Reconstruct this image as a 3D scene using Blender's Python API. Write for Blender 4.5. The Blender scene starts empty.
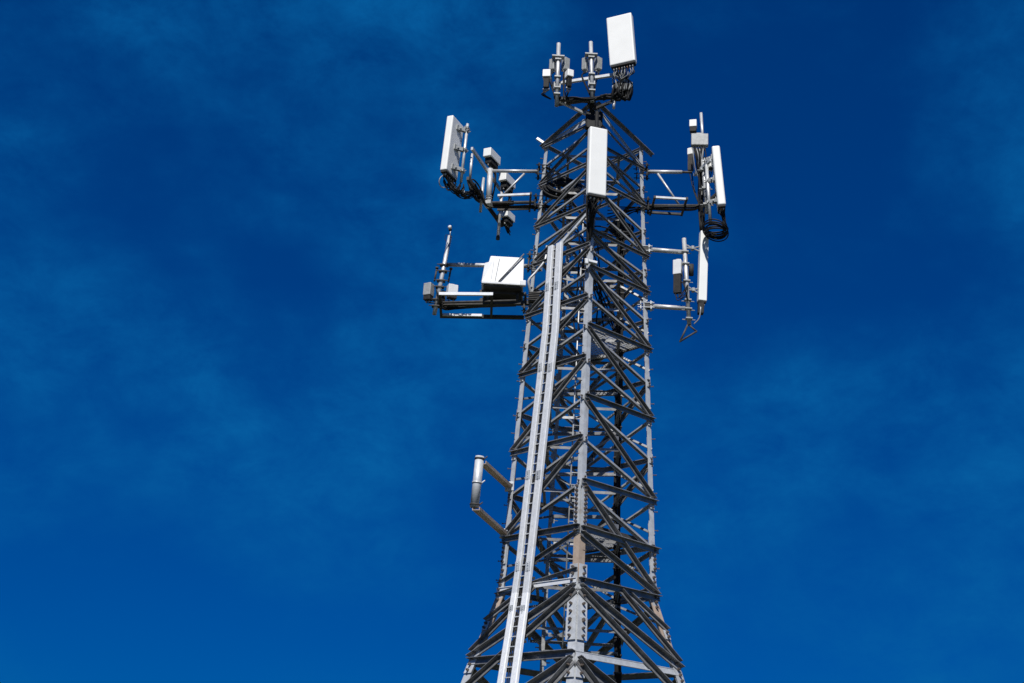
import bpy, bmesh, math, random
from math import sin, cos, tan, pi, radians, sqrt
from mathutils import Vector as V, Matrix

random.seed(7)
sc = bpy.context.scene
COL = sc.collection

# ------------------------------------------------------------------ camera
FPX, PITCH, ROLL = 1252.94, 0.3691096, 0.0596228
CZ = 1.6
cam = bpy.data.cameras.new('camera'); cam_o = bpy.data.objects.new('camera', cam); COL.objects.link(cam_o)
cam.sensor_width = 36; cam.lens = FPX * 36 / 1024; cam.clip_end = 20000; cam.clip_start = .1
r0 = V((1, 0, 0)); u0 = V((0, -sin(PITCH), cos(PITCH))); fw = V((0, cos(PITCH), sin(PITCH)))
cr, sr = cos(ROLL), sin(ROLL)
RT = r0 * cr + u0 * sr; UP = -r0 * sr + u0 * cr
M = Matrix((RT, UP, -fw)).transposed().to_4x4(); M.translation = V((0, 0, CZ))
cam_o.matrix_world = M
sc.camera = cam_o

# ------------------------------------------------------------------ light
SUN_EL, SUN_AZ = radians(50), radians(-9)      # azimuth measured from straight behind the camera towards its right
w = bpy.data.worlds.new('World'); sc.world = w; w.use_nodes = True
nt = w.node_tree; nt.nodes.clear()
N = nt.nodes.new; Lk = nt.links.new
sundir = V((sin(SUN_AZ) * cos(SUN_EL), -cos(SUN_AZ) * cos(SUN_EL), sin(SUN_EL)))
sky = N('ShaderNodeTexSky'); sky.sky_type = 'NISHITA'; sky.sun_disc = False
sky.sun_elevation = SUN_EL; sky.sun_rotation = math.atan2(sundir.x, sundir.y)
sky.altitude = 1200; sky.air_density = 1.0; sky.dust_density = .2; sky.ozone_density = 4
SKY_TINT = (0.0, .243, .80, 1)
tint = N('ShaderNodeMix'); tint.data_type = 'RGBA'; tint.blend_type = 'MULTIPLY'; tint.inputs[0].default_value = 1
tint.inputs[7].default_value = SKY_TINT
gm = N('ShaderNodeGamma'); gm.inputs[1].default_value = .62; Lk(sky.outputs[0], gm.inputs[0]); Lk(gm.outputs[0], tint.inputs[6])
tc = N('ShaderNodeTexCoord')
mp = N('ShaderNodeMapping'); mp.inputs['Scale'].default_value = (1.6, 1.6, 2.4); mp.inputs['Location'].default_value = (7.7, 2.2, .9)
mp.inputs['Rotation'].default_value = (0, radians(25), 0)
Lk(tc.outputs['Generated'], mp.inputs[0])
n1 = N('ShaderNodeTexNoise'); n1.inputs['Scale'].default_value = 2.2; n1.inputs['Detail'].default_value = 7; n1.inputs['Roughness'].default_value = .55
n1.inputs['Distortion'].default_value = .15
n2 = N('ShaderNodeTexNoise'); n2.inputs['Scale'].default_value = 9; n2.inputs['Detail'].default_value = 12; n2.inputs['Roughness'].default_value = .68; n2.inputs['Distortion'].default_value = .2
Lk(mp.outputs[0], n1.inputs[0]); Lk(mp.outputs[0], n2.inputs[0])
rp1 = N('ShaderNodeMapRange'); rp1.inputs[1].default_value = .36; rp1.inputs[2].default_value = .68; rp1.interpolation_type = 'SMOOTHSTEP'
rp2 = N('ShaderNodeMapRange'); rp2.inputs[1].default_value = .3; rp2.inputs[2].default_value = .75
rp2.inputs[3].default_value = .15; rp2.inputs[4].default_value = 1.5
Lk(n1.outputs[0], rp1.inputs[0]); Lk(n2.outputs[0], rp2.inputs[0])
mm = N('ShaderNodeMath'); mm.operation = 'MULTIPLY'; Lk(rp1.outputs[0], mm.inputs[0]); Lk(rp2.outputs[0], mm.inputs[1])
mm2 = N('ShaderNodeMath'); mm2.operation = 'MULTIPLY'; mm2.inputs[1].default_value = .68; Lk(mm.outputs[0], mm2.inputs[0])
cl = N('ShaderNodeMix'); cl.data_type = 'RGBA'; cl.blend_type = 'MIX'
CLOUD = (0.02, 1.0, 3.05, 1)
cl.inputs[7].default_value = CLOUD
Lk(mm2.outputs[0], cl.inputs[0]); Lk(tint.outputs[2], cl.inputs[6])
bg = N('ShaderNodeBackground'); bg.inputs[1].default_value = .112
Lk(cl.outputs[2], bg.inputs[0])
wo = N('ShaderNodeOutputWorld'); Lk(bg.outputs[0], wo.inputs[0])

sl = bpy.data.lights.new('sun', 'SUN'); sl.energy = 5.0; sl.angle = radians(.53); sl.color = (1, .975, .93)
so = bpy.data.objects.new('sun', sl); COL.objects.link(so)
so.rotation_euler = sundir.to_track_quat('Z', 'Y').to_euler(); so.location = (0, 0, 60)
sc.view_settings.view_transform = 'Standard'; sc.view_settings.look = 'None'
sc.view_settings.exposure = 0.12; sc.view_settings.gamma = 1

# ------------------------------------------------------------------ materials
def mat(name, c1, c2, rough=.5, metal=0.0, scale=5.0, bump=0.0, stain=None, stain_amt=.0, spec=.5, vary=0):
    m = bpy.data.materials.new(name); m.use_nodes = True
    t = m.node_tree; b = t.nodes['Principled BSDF']
    g = t.nodes.new('ShaderNodeTexCoord')
    n = t.nodes.new('ShaderNodeTexNoise'); n.inputs['Scale'].default_value = scale; n.inputs['Detail'].default_value = 6; n.inputs['Roughness'].default_value = .65
    t.links.new(g.outputs['Object'], n.inputs[0])
    r = t.nodes.new('ShaderNodeValToRGB'); r.color_ramp.elements[0].position = .32; r.color_ramp.elements[1].position = .68
    r.color_ramp.elements[0].color = (*c1, 1); r.color_ramp.elements[1].color = (*c2, 1)
    t.links.new(n.outputs[0], r.inputs[0])
    out = r.outputs[0]
    if stain:
        n3 = t.nodes.new('ShaderNodeTexNoise'); n3.inputs['Scale'].default_value = scale * .45; n3.inputs['Detail'].default_value = 8; n3.inputs['Roughness'].default_value = .7
        t.links.new(g.outputs['Object'], n3.inputs[0])
        mr = t.nodes.new('ShaderNodeMapRange'); mr.inputs[1].default_value = .55; mr.inputs[2].default_value = .72; mr.inputs[4].default_value = stain_amt
        t.links.new(n3.outputs[0], mr.inputs[0])
        mx = t.nodes.new('ShaderNodeMix'); mx.data_type = 'RGBA'; mx.inputs[7].default_value = (*stain, 1)
        t.links.new(mr.outputs[0], mx.inputs[0]); t.links.new(out, mx.inputs[6]); out = mx.outputs[2]
    if vary:
        oi = t.nodes.new('ShaderNodeObjectInfo'); vr = t.nodes.new('ShaderNodeMapRange'); vr.inputs[3].default_value = 1 - vary; vr.inputs[4].default_value = 1 + vary
        t.links.new(oi.outputs['Random'], vr.inputs[0])
        hs = t.nodes.new('ShaderNodeHueSaturation'); t.links.new(out, hs.inputs['Color']); t.links.new(vr.outputs[0], hs.inputs['Value']); out = hs.outputs[0]
    t.links.new(out, b.inputs['Base Color'])
    b.inputs['Roughness'].default_value = rough; b.inputs['Metallic'].default_value = metal
    b.inputs['Specular IOR Level'].default_value = spec
    if bump:
        bp = t.nodes.new('ShaderNodeBump'); bp.inputs['Strength'].default_value = bump; bp.inputs['Distance'].default_value = .01
        t.links.new(n.outputs[0], bp.inputs['Height']); t.links.new(bp.outputs[0], b.inputs['Normal'])
    return m
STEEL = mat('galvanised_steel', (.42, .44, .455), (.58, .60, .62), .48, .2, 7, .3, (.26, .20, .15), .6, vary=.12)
BRACE = mat('shade_darkened_brace_steel', (.15, .152, .155), (.30, .302, .305), .45, .35, 6, .3, (.12, .08, .05), .6, vary=.25)  # rust stains are wear; base colour darkened to deepen shade on the webs
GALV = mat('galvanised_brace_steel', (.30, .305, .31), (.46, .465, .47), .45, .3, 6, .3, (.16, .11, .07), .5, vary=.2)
BRIGHT = mat('new_galvanised_steel', (.66, .68, .70), (.80, .81, .83), .38, .15, 12, .2, (.5, .47, .43), .4)
PIPE = mat('pipe_steel', (.40, .41, .41), (.58, .58, .58), .42, .3, 10, .2, (.25, .18, .12), .4, vary=.12)
RUSTY = mat('primed_brown_steel', (.34, .26, .20), (.45, .36, .29), .7, .0, 9, .3, (.20, .12, .07), .7)
BOLT = mat('bolt_steel', (.06, .045, .035), (.20, .17, .15), .5, .3, 30)
WHITE = mat('white_radome', (.78, .78, .755), (.84, .84, .815), .42, 0, 2.5, 0, (.58, .555, .51), .45)
PAINT = mat('white_painted_steel', (.60, .61, .62), (.70, .71, .72), .45, 0, 4, 0, (.5, .47, .43), .3)
GREYP = mat('grey_painted_aluminium', (.24, .25, .25), (.36, .37, .37), .5, .1, 12)
DARK = mat('dark_grey_plastic', (.02, .02, .02), (.04, .038, .036), .7, 0, 9, spec=.25)
BLACK = mat('black_cable_sheath', (.008, .008, .009), (.02, .02, .02), .6, 0, 20, spec=.22)
COPPER = mat('orange_connector', (.36, .17, .09), (.45, .26, .16), .5, .2, 20)
GROUND = mat('grassy_ground', (.028, .036, .014), (.055, .058, .026), .95, 0, .4, .6, (.07, .055, .035), .5)
CONC = mat('concrete', (.28, .27, .25), (.38, .37, .35), .9, 0, 3, .4)
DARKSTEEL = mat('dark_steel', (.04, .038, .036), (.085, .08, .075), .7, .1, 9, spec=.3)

# ------------------------------------------------------------------ mesh helpers
class MB:
    def __init__(s): s.bm = bmesh.new()
    def hexa(s, pts, bev=0, seg=2):
        """8 points: bottom ring then top ring"""
        vs = [s.bm.verts.new(p) for p in pts]
        fs = [(3, 2, 1, 0), (4, 5, 6, 7), (0, 1, 5, 4), (1, 2, 6, 5), (2, 3, 7, 6), (3, 0, 4, 7)]
        ff = [s.bm.faces.new([vs[i] for i in f]) for f in fs]
        if bev:
            es = list({e for f in ff for e in f.edges})
            bmesh.ops.bevel(s.bm, geom=es, offset=bev, segments=seg, affect='EDGES', profile=.5)
        return s
    def obox(s, c, ax, ay, az, sx, sy, sz, bev=0, seg=2):
        """oriented box, centre c, unit axes, full sizes"""
        ax, ay, az = ax * sx / 2, ay * sy / 2, az * sz / 2
        if ax.cross(ay).dot(az) < 0: ay = -ay
        p = [c - ax - ay - az, c + ax - ay - az, c + ax + ay - az, c - ax + ay - az,
             c - ax - ay + az, c + ax - ay + az, c + ax + ay + az, c - ax + ay + az]
        return s.hexa(p, bev, seg)
    def extr(s, prof, p0, p1, a, b):
        """extrude closed 2D profile [(u,v)] (axes a,b) from p0 to p1"""
        n = len(prof)
        v0 = [s.bm.verts.new(p0 + a * u + b * v) for u, v in prof]
        v1 = [s.bm.verts.new(p1 + a * u + b * v) for u, v in prof]
        for i in range(n):
            j = (i + 1) % n
            s.bm.faces.new((v0[i], v0[j], v1[j], v1[i]))
        s.bm.faces.new(v0[::-1]); s.bm.faces.new(v1)
        return s
    def tube(s, p0, p1, r, seg=12, r1=None, hollow=False):
        ax = (p1 - p0).normalized(); a = ax.orthogonal().normalized(); b = ax.cross(a)
        r1 = r if r1 is None else r1
        A = []; B = []
        for i in range(seg):
            t = 2 * pi * i / seg; d = a * cos(t) + b * sin(t)
            A.append(s.bm.verts.new(p0 + d * r)); B.append(s.bm.verts.new(p1 + d * r1))
        for i in range(seg):
            j = (i + 1) % seg
            f = s.bm.faces.new((A[i], A[j], B[j], B[i])); f.smooth = seg > 6
        if hollow:
            rw = r * .78; dd = min((p1 - p0).length * .3, r * 2.5)
            for ring, p, q in ((A, p0, p0 + ax * dd), (B, p1, p1 - ax * dd)):
                I = [s.bm.verts.new(p + (v.co - p) * .8) for v in ring]; D = [s.bm.verts.new(q + (v.co - p) * .8) for v in ring]
                for i in range(seg):
                    j = (i + 1) % seg
                    s.bm.faces.new((ring[i], ring[j], I[j], I[i])); s.bm.faces.new((I[i], I[j], D[j], D[i]))
                s.bm.faces.new(D)
        else:
            s.bm.faces.new(A[::-1]); s.bm.faces.new(B)
        return s
    def path(s, pts, r, seg=6, closed=False):
        n = len(pts); rings = []
        prev = None
        for i, p in enumerate(pts):
            if closed: t = pts[(i + 1) % n] - pts[i - 1]
            else: t = pts[min(i + 1, n - 1)] - pts[max(i - 1, 0)]
            t.normalize()
            a = t.orthogonal().normalized() if prev is None else (prev - t * prev.dot(t)).normalized()
            prev = a; b = t.cross(a)
            rings.append([s.bm.verts.new(p + a * cos(2 * pi * k / seg) * r + b * sin(2 * pi * k / seg) * r) for k in range(seg)])
        for i in range(n if closed else n - 1):
            R0, R1 = rings[i], rings[(i + 1) % n]
            off = 0
            if closed and i == n - 1:
                off = min(range(seg), key=lambda o: (R1[o].co - R0[0].co).length)
            for k in range(seg):
                l = (k + 1) % seg
                f = s.bm.faces.new((R0[k], R0[l], R1[(l + off) % seg], R1[(k + off) % seg])); f.smooth = True
        if not closed: s.bm.faces.new(rings[0][::-1]); s.bm.faces.new(rings[-1])
        return s
    def ball(s, c, r, seg=14):
        bmesh.ops.create_uvsphere(s.bm, u_segments=seg, v_segments=seg // 2, radius=r, matrix=Matrix.Translation(c))
        return s
    def build(s, name, m, parent=None, label=None):
        bmesh.ops.recalc_face_normals(s.bm, faces=s.bm.faces[:])
        base = V((0, 0, 0))
        q = parent
        while q is not None: base += q.location; q = q.parent
        if parent is None and len(s.bm.verts):
            zs = min(v.co.z for v in s.bm.verts); c = sum((v.co for v in s.bm.verts), V()) / len(s.bm.verts)
            base = V((c.x, c.y, zs))
        elif parent is not None:
            pass
        for v in s.bm.verts: v.co -= base
        me = bpy.data.meshes.new(name); s.bm.to_mesh(me); s.bm.free()
        me.materials.append(m)
        o = bpy.data.objects.new(name, me); COL.objects.link(o)
        if parent is None: o.location = base
        else: o.parent = parent
        if label: o['label'] = label
        return o

def thing(name, label, cat, loc, group=None):
    o = bpy.data.objects.new(name, None); COL.objects.link(o); o.location = loc; o.empty_display_size = .1
    o['label'] = label; o['category'] = cat
    if group: o['group'] = group
    return o
def tag(o, label, cat, group=None):
    o['label'] = label; o['category'] = cat
    if group: o['group'] = group
    return o

def spline(P, n=8):
    out = []
    Q = [P[0] * 2 - P[1]] + list(P) + [P[-1] * 2 - P[-2]]
    for i in range(1, len(Q) - 2):
        a, b, c, d = Q[i - 1], Q[i], Q[i + 1], Q[i + 2]
        for k in range(n):
            t = k / n
            out.append(.5 * ((2 * b) + (c - a) * t + (2 * a - 5 * b + 4 * c - d) * t * t + (3 * b - a - 3 * c + d) * t ** 3))
    out.append(P[-1]); return out
def jit(p, j): return p + V((random.uniform(-j, j), random.uniform(-j, j), random.uniform(-j, j)))

# ------------------------------------------------------------------ surveying: sight lines from the photographer's spot
EYE = V((0, 0, CZ))
def ray(px, py): return (fw * FPX + RT * (px - 512) - UP * (py - 341.5)).normalized()
def atY(px, py, Y): d = ray(px, py); return EYE + d * (Y / d.y)
def atZ(px, py, z): d = ray(px, py); return EYE + d * ((z + CZ - CZ) / d.z) if False else EYE + d * ((z) / d.z)   # z above eye level
def proj(P):
    q = P - EYE; d = q.dot(fw); return (512 + FPX * q.dot(RT) / d, 341.5 - FPX * q.dot(UP) / d)

# ------------------------------------------------------------------ tower skeleton (z is height above eye level)
TX, TY, YAW = 1.74044751, 27.3004783, -.0598144
Z0 = TY * tan(PITCH)
DIR = {'L': V((-cos(YAW), -sin(YAW), 0)), 'R': V((cos(YAW), sin(YAW), 0)), 'N': V((sin(YAW), -cos(YAW), 0)), 'F': V((-sin(YAW), cos(YAW), 0))}
ZK, ZS = 4.77, 3.22
RK = 1.45 * (1 - .0311215 * (ZK - Z0)); RS = 2.25
ZB = -CZ; RB = RS + (RS - RK) / (ZK - ZS) * (ZS - ZB)
def rad(z):
    if z >= ZK: return 1.45 * (1 - .0311215 * (z - Z0))
    return RK + (RS - RK) * (ZK - z) / (ZK - ZS)
def leg(l, z, off=0): r = rad(z) + off; return V((TX, TY, CZ + z)) + DIR[l] * r
def legy(l, y):
    lo, hi = -1.5, 20
    for _ in range(50):
        m = (lo + hi) / 2
        if proj(leg(l, m))[1] > y: lo = m
        else: hi = m
    return m
def onface(px, py, a, b, off=0, splay=False):
    z0, z1 = (ZS, ZK) if splay else (6, 14)
    p, q, s = leg(a, z0), leg(b, z0), leg(a, z1)
    n = (q - p).cross(s - p).normalized()
    if n.dot(DIR[a] + DIR[b]) < 0: n = -n
    d = ray(px, py); return EYE + d * ((p + n * off - EYE).dot(n) / d.dot(n))

# ================================================================== GROUND
g = MB()
NG = 60
vs = [[None] * (NG + 1) for _ in range(NG + 1)]
for i in range(NG + 1):
    for j in range(NG + 1):
        u = (i / NG * 2 - 1); v = (j / NG * 2 - 1)
        x = TX + math.copysign(abs(u) ** 3, u) * 5000; y = TY + math.copysign(abs(v) ** 3, v) * 5000
        rr = sqrt((x - TX) ** 2 + (y - TY) ** 2)
        vs[i][j] = g.bm.verts.new((x, y, 0 if rr < 60 else (sin(x * .013) + cos(y * .011)) * min(1.5, (rr - 60) * .01) - min(1.5, (rr - 60) * .01)))
for i in range(NG):
    for j in range(NG): g.bm.faces.new((vs[i][j], vs[i + 1][j], vs[i + 1][j + 1], vs[i][j + 1]))
go = g.build('ground', GROUND); go['kind'] = 'structure'

# ================================================================== LATTICE TOWER
tower = thing('lattice_tower', 'tall square galvanised steel lattice tower with cross bracing and splayed lower legs', 'tower', V((TX, TY, 0)))
ztopN, ztopL = 16.42, 15.93
def flange(z): return .105 if z > 11.9 else (.13 if z > 6.45 else (.165 if z > ZK else .23))
FACES = {'NR': ('N', 'R'), 'NL': ('N', 'L'), 'RF': ('R', 'F'), 'LF': ('L', 'F')}
def fnorm(a, b, z):
    p, q, s = leg(a, z), leg(b, z), leg(a, z + .1)
    n = (q - p).cross(s - p).normalized()
    return n if n.dot(DIR[a] + DIR[b]) > 0 else -n
LEG = {}
NB = {'N': ('R', 'L'), 'F': ('R', 'L'), 'L': ('N', 'F'), 'R': ('N', 'F')}
def angle_run(mb, l, za, zb, fl, t=.014, off=0.0):
    """an angle section whose two flanges lie in the two tower faces that meet at this leg"""
    p0, p1 = leg(l, za, off), leg(l, zb, off)
    for k, nb in enumerate(NB[l]):
        d = (leg(nb, za) - leg(l, za)).normalized()
        n = fnorm(l, nb, (za + zb) / 2)
        other = (leg(NB[l][1 - k], za) - leg(l, za)).normalized()
        st = .0 if k == 0 else t * 1.02
        mb.extr([(st, 0), (fl, 0), (fl, -t), (st, -t)], p0, p1, d, n)
for l in 'NLRF':
    mb = MB(); top = ztopN if l == 'N' else ztopL
    segs = [(ZB + .2, .9), (.9, ZS), (ZS, ZK)]
    pts = [ZB + .2, ZS, ZK, 5.75, 6.45, 9.4, 11.9, top]
    for za, zb in zip(pts[:-1], pts[1:]):
        angle_run(mb, l, za, zb, flange((za + zb) / 2), off={True: .003, False: 0}[False])
    LEG[l] = mb.build('leg', STEEL, tower)
    b = MB()
    if l == 'N': angle_run(b, l, ZK, 5.75, .175, off=.006); b.build('leg_section', RUSTY, LEG[l], 'brown primed section of the near leg')
    if l in 'LR': angle_run(b, l, ZS + .12, ZK - .1, .235, off=.006); b.build('leg_section', RUSTY, LEG[l], 'brown primed splayed section of leg')
# foundations
for l in 'NLRF':
    p = leg(l, ZB + .2)
    mb = MB(); mb.obox(V((p.x, p.y, .09)), V((1, 0, 0)), V((0, 1, 0)), V((0, 0, 1)), .9, .9, .3, .03)
    mb.build('footing', CONC, tower)

def bolt(mb, c, n, r=.02, h=.035):
    mb.tube(c, c + n * h, r, 6); mb.tube(c + n * h, c + n * (h + .02), r * .55, 6)

def member(mb, p0, p1, n, w, t, fl, lift=0.0, drop=False, lip=0.0, foot=0.0):
    """rolled brace; web in the face plane, flange standing out along n at its upper edge, optional turned lips"""
    a = (p1 - p0).normalized(); v = n.cross(a).normalized()
    if v.z < 0: v = -v
    if drop: v = -v
    o = n * lift
    h = w / 2
    prof = [(-h, 0), (h, 0), (h, fl)]
    if lip: prof += [(h - lip, fl), (h - lip, fl - t)]
    prof += [(h - t, fl if not lip else fl - t), (h - t, t)]
    if foot: prof += [(-h + foot, t), (-h + foot, t * 2.4), (-h, t * 2.4)]
    else: prof += [(-h, t)]
    mb.extr(prof, p0 + o, p1 + o, v, n)

LV_R = [15.26, 14.24, 12.88, 11.95, 10.5, 8.8, 6.88, ZK]
LV_L = [15.80, 14.72, 13.57, 12.52, 11.22, 9.73, 7.86, 5.88]
def szf(z): return .6 + .4 * min(1, max(0, (16 - z) / 9)) + (.12 if z < 6 else 0)
def shift(p, q, d0, d1): a = (q - p).normalized(); return p + a * d0, q - a * d1
for key, LV in (('NR', LV_R), ('LF', LV_R), ('NL', LV_L), ('RF', LV_L)):
    a, b = FACES[key]; back = key in ('LF', 'RF')
    for i, z in enumerate(LV):
        n = fnorm(a, b, z); nn = -n if back else n
        k = szf(z)
        p, q = leg(a, z), leg(b, z)
        p, q = shift(p, q, -.03, -.06 if key == 'NR' else -.03)
        if z != ZK or key in ('NR', 'LF'):
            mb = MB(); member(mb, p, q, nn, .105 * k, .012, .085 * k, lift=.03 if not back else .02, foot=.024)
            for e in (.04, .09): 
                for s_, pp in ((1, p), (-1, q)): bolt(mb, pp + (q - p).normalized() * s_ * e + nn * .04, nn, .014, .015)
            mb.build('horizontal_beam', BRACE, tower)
        if i == len(LV) - 1: continue
        z2 = LV[i + 1]; zm = (z + z2) / 2
        drop_z = .07
        todo = [('A', z - drop_z, z2 + drop_z), ('B', z - drop_z * 1.4, zm), ('C', zm, z2 + drop_z * 1.6)]
        if back and i < 3: todo = todo[:1]
        for kind, zz0, zz1 in todo:
            p, q = leg(a, zz0), leg(b, zz1)
            n = fnorm(a, b, zm); nn = -n if back else n
            kk = k * (.98 if kind == 'A' else .86)
            mb = MB()
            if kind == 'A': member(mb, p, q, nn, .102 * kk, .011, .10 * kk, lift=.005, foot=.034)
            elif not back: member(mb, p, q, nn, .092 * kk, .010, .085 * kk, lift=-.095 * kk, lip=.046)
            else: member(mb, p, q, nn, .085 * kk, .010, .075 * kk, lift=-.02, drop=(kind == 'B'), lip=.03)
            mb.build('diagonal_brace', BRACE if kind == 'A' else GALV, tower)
        # small tie plate where the diagonals pass each other
        if not back or i > 3:
            c = leg(a, z).lerp(leg(b, zm), .47) ; c.z = CZ + z - (z - z2) * .36
            mb = MB(); d = (leg(b, zm) - leg(a, zm)).normalized(); up = V((0, 0, 1))
            mb.obox(c + nn * .001, d, nn, up, .13 * k, .008, .09 * k)
            mb.build('tie_plate', BRACE, tower)
mb = MB(); member(mb, *shift(leg('N', 5.85), leg('R', 5.80), -.03, -.06), fnorm('N', 'R', 5.8), .115, .012, .095, lift=.045, foot=.016); mb.build('horizontal_beam', BRACE, tower)
mb = MB(); member(mb, leg('N', 5.75), leg('R', ZK + .05), fnorm('N', 'R', 5.3), .11, .012, .1, lift=.03, foot=.016); mb.build('diagonal_brace', BRACE, tower)
# lowest panel above kink on the left pair of faces
for key in ('NL', 'RF'):
    a, b = FACES[key]; back = key == 'RF'; n = fnorm(a, b, 5.3); nn = -n if back else n
    for z1, z2, wd in ((5.8, 4.9, .085), (5.0, ZK - .1, .07)):
        mb = MB(); member(mb, leg(a, z1), leg(b, z2), nn, wd, .011, wd * .8, lift=.004 if z1 > 5.5 else .03); mb.build('diagonal_brace', BRACE, tower)
mb = MB(); member(mb, leg('N', ZK), leg('L', ZK), fnorm('N', 'L', 5), .10, .012, .03, lift=.05); mb.build('horizontal_beam', BRIGHT, tower, 'pale horizontal beam at the kink of the tower')
mb = MB(); member(mb, leg('R', ZK), leg('F', ZK), -fnorm('R', 'F', 5), .10, .012, .05, lift=.05); mb.build('horizontal_beam', BRACE, tower)
# splayed base panels
for key in ('NR', 'NL', 'RF', 'LF'):
    a, b = FACES[key]; back = key in ('RF', 'LF')
    n = fnorm(a, b, 4.0); nn = -n if back else n
    P = lambda l, z: leg(l, z)
    beam_mid = lambda t, z=ZK - .05: leg(a, z).lerp(leg(b, z), t)
    light = key == 'NR'
    for k_, (p, q, wd, fl, m_) in enumerate([
        (P(a, ZS), P(b, ZS), .14, .12 if not light else .02, STEEL if light else BRACE),
        (P(a, ZK - .15), P(b, ZS + .06), .13, .12, BRACE),
        (P(a, ZK - .24), P(b, ZS - .85), .12, .11, BRACE),
        (beam_mid(.5), P(b, ZS + .2), .10, .09, BRACE),
        (beam_mid(.62), P(b, (ZK + ZS) / 2 + .1), .10, .08, BRACE),
        (P(a, ZS - .12), P(b, ZS - 1.9), .15, .14, BRACE),
        (P(a, ZS - .16), P(b, ZB + .4), .13, .12, BRACE),
        (P(a, .8), P(b, .8), .14, .12, BRACE)]):
        if back and k_ in (2, 6): continue
        mb = MB(); member(mb, p, q, nn, wd, .013, fl, lift=.012 * (k_ % 4) + .004, foot=.02)
        mb.build('horizontal_beam' if k_ in (0, 7) else 'diagonal_brace', m_, tower)
# top ring and the two long roof members that overrun the side legs
nr, nl = fnorm('N', 'R', 15), fnorm('N', 'L', 15)
for (p, q, n_) in ((leg('N', ztopN - .05), leg('R', 15.86), nr), (leg('N', ztopN - .03), leg('L', 15.84), nl)):
    q2 = q + (q - p).normalized() * (.32 if n_ is nr else .08)
    mb = MB(); member(mb, p, q2, n_, .085, .012, .08, lift=.03); mb.build('roof_beam', BRACE, tower)
mb = MB(); member(mb, leg('N', 16.05), leg('L', 15.83), nl, .12, .012, .03, lift=.0); mb.build('horizontal_beam', STEEL, tower, 'pale top beam between the near and left legs')
for a, b in (('R', 'F'), ('L', 'F')):
    mb = MB(); member(mb, leg(a, 15.85), leg(b, 15.85), -fnorm(a, b, 15), .08, .01, .07); mb.build('horizontal_beam', BRACE, tower)
mb = MB(); member(mb, leg('N', 16.3), leg('R', 15.3), nr, .08, .01, .03); mb.build('diagonal_brace', STEEL, tower)
mb = MB(); member(mb, leg('N', 15.9).lerp(leg('R', 15.9), .05), leg('R', 15.25), nr, .05, .01, .03, lift=.02); mb.build('diagonal_brace', BRACE, tower)
mb = MB(); c = leg('L', 15.9); mb.obox(c + V((-.08, -.05, .04)), V((.8, -.1, -.6)).normalized(), V((0, 1, 0)), V((.6, 0, .8)).normalized(), .34, .06, .06); mb.build('beam_stub', STEEL, tower)

# gusset plates with bolt rows
def gusset(l, nb, z, wd, hz, rows, m=STEEL, off=.016, shiftd=.0, cols=1):
    n = fnorm(l, nb, z + .01); d = (leg(nb, z) - leg(l, z)).normalized(); up = (leg(l, z + .2) - leg(l, z - .2)).normalized()
    mb = MB(); c = leg(l, z) + d * (wd / 2 + shiftd) + n * off
    mb.obox(c, d, n, up, wd, .012, hz); nf_ = len(mb.bm.faces)
    for r_ in range(rows):
        for cc in range(cols):
            bolt(mb, c + up * (hz * ((r_ + .5) / rows - .5)) + d * (wd * ((cc + .5) / cols - .5)) + n * .007, n, .02 if z > 6.8 else .03, .025 if z > 6.8 else .05)
    mb.bm.faces.ensure_lookup_table()
    for f in mb.bm.faces[nf_:]: f.material_index = 1
    mb.build('gusset_plate', m, LEG[l]).data.materials.append(BOLT)
for l, nb, LV in (('N', 'R', LV_R), ('N', 'L', LV_L), ('R', 'N', LV_R), ('L', 'N', LV_L), ('R', 'F', LV_L), ('L', 'F', LV_R)):
    for i, z in enumerate(LV[:-1] if l in 'NLR' else LV):
        k = szf(z); gusset(l, nb, z, .13 * k, .30 * k, 4)
        if i < len(LV) - 1: gusset(l, nb, (z + LV[i + 1]) / 2, .12 * k, .13 * k, 2)
for nb in 'RL':
    gusset('N', nb, 6.3, .17, 1.05, 11, off=.022)
    gusset('N', nb, 4.35, .26, 1.05, 6, off=.024, cols=1); gusset('N', nb, 3.75, .27, .5, 3, off=.03, cols=1)
    gusset('N', nb, 3.0, .24, .5, 3, off=.03)
    gusset('N', nb, ZK + .08, .22, .55, 4, off=.026)
for l in 'LR':
    for nb in NB[l]:
        gusset(l, nb, ZK + .12, .18, .75, 7, off=.022); gusset(l, nb, ZS, .24, .5, 4, off=.024); gusset(l, nb, (ZK + ZS) / 2, .16, .2, 2, off=.022); gusset(l, nb, 5.6, .15, .5, 5, off=.02)
# small step bolts up the right and left legs
for l, sgn in (('R', 1), ('L', -1), ('N', 1)):
    z = 5.0; k = 0
    while z < 15.6:
        c = leg(l, z); d = (V((sgn, 0, 0)) if l != 'N' else (leg('R', z) - leg('N', z)).normalized() * (1 if k % 2 else 0) + (leg('L', z) - leg('N', z)).normalized() * (0 if k % 2 else 1))
        if l == 'N': c = c + d * .1
        mb = MB(); mb.tube(c, c + d * .07, .010, 6); mb.tube(c + d * .068, c + d * .085, .018, 6); z += .42; k += 1
        mb.build('step_bolt', BOLT, LEG[l])

# cross plan bracing inside
for z in (15.26, 14.24, 13.57, 12.88, 11.95, 11.22, 10.45, 9.73, 8.8, 7.86, 6.88, 5.8, ZK, 3.9):
    mids = [leg('N', z).lerp(leg('R', z), .5), leg('R', z).lerp(leg('F', z), .5), leg('F', z).lerp(leg('L', z), .5), leg('L', z).lerp(leg('N', z), .5)]
    if z != ZK: mids = mids[:]
    for i in range(4):
        mb = MB(); member(mb, mids[i], mids[(i + 1) % 4], V((0, 0, -1)), .06, .008, .06, lift=0); mb.build('plan_brace', BRACE, tower)

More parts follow.
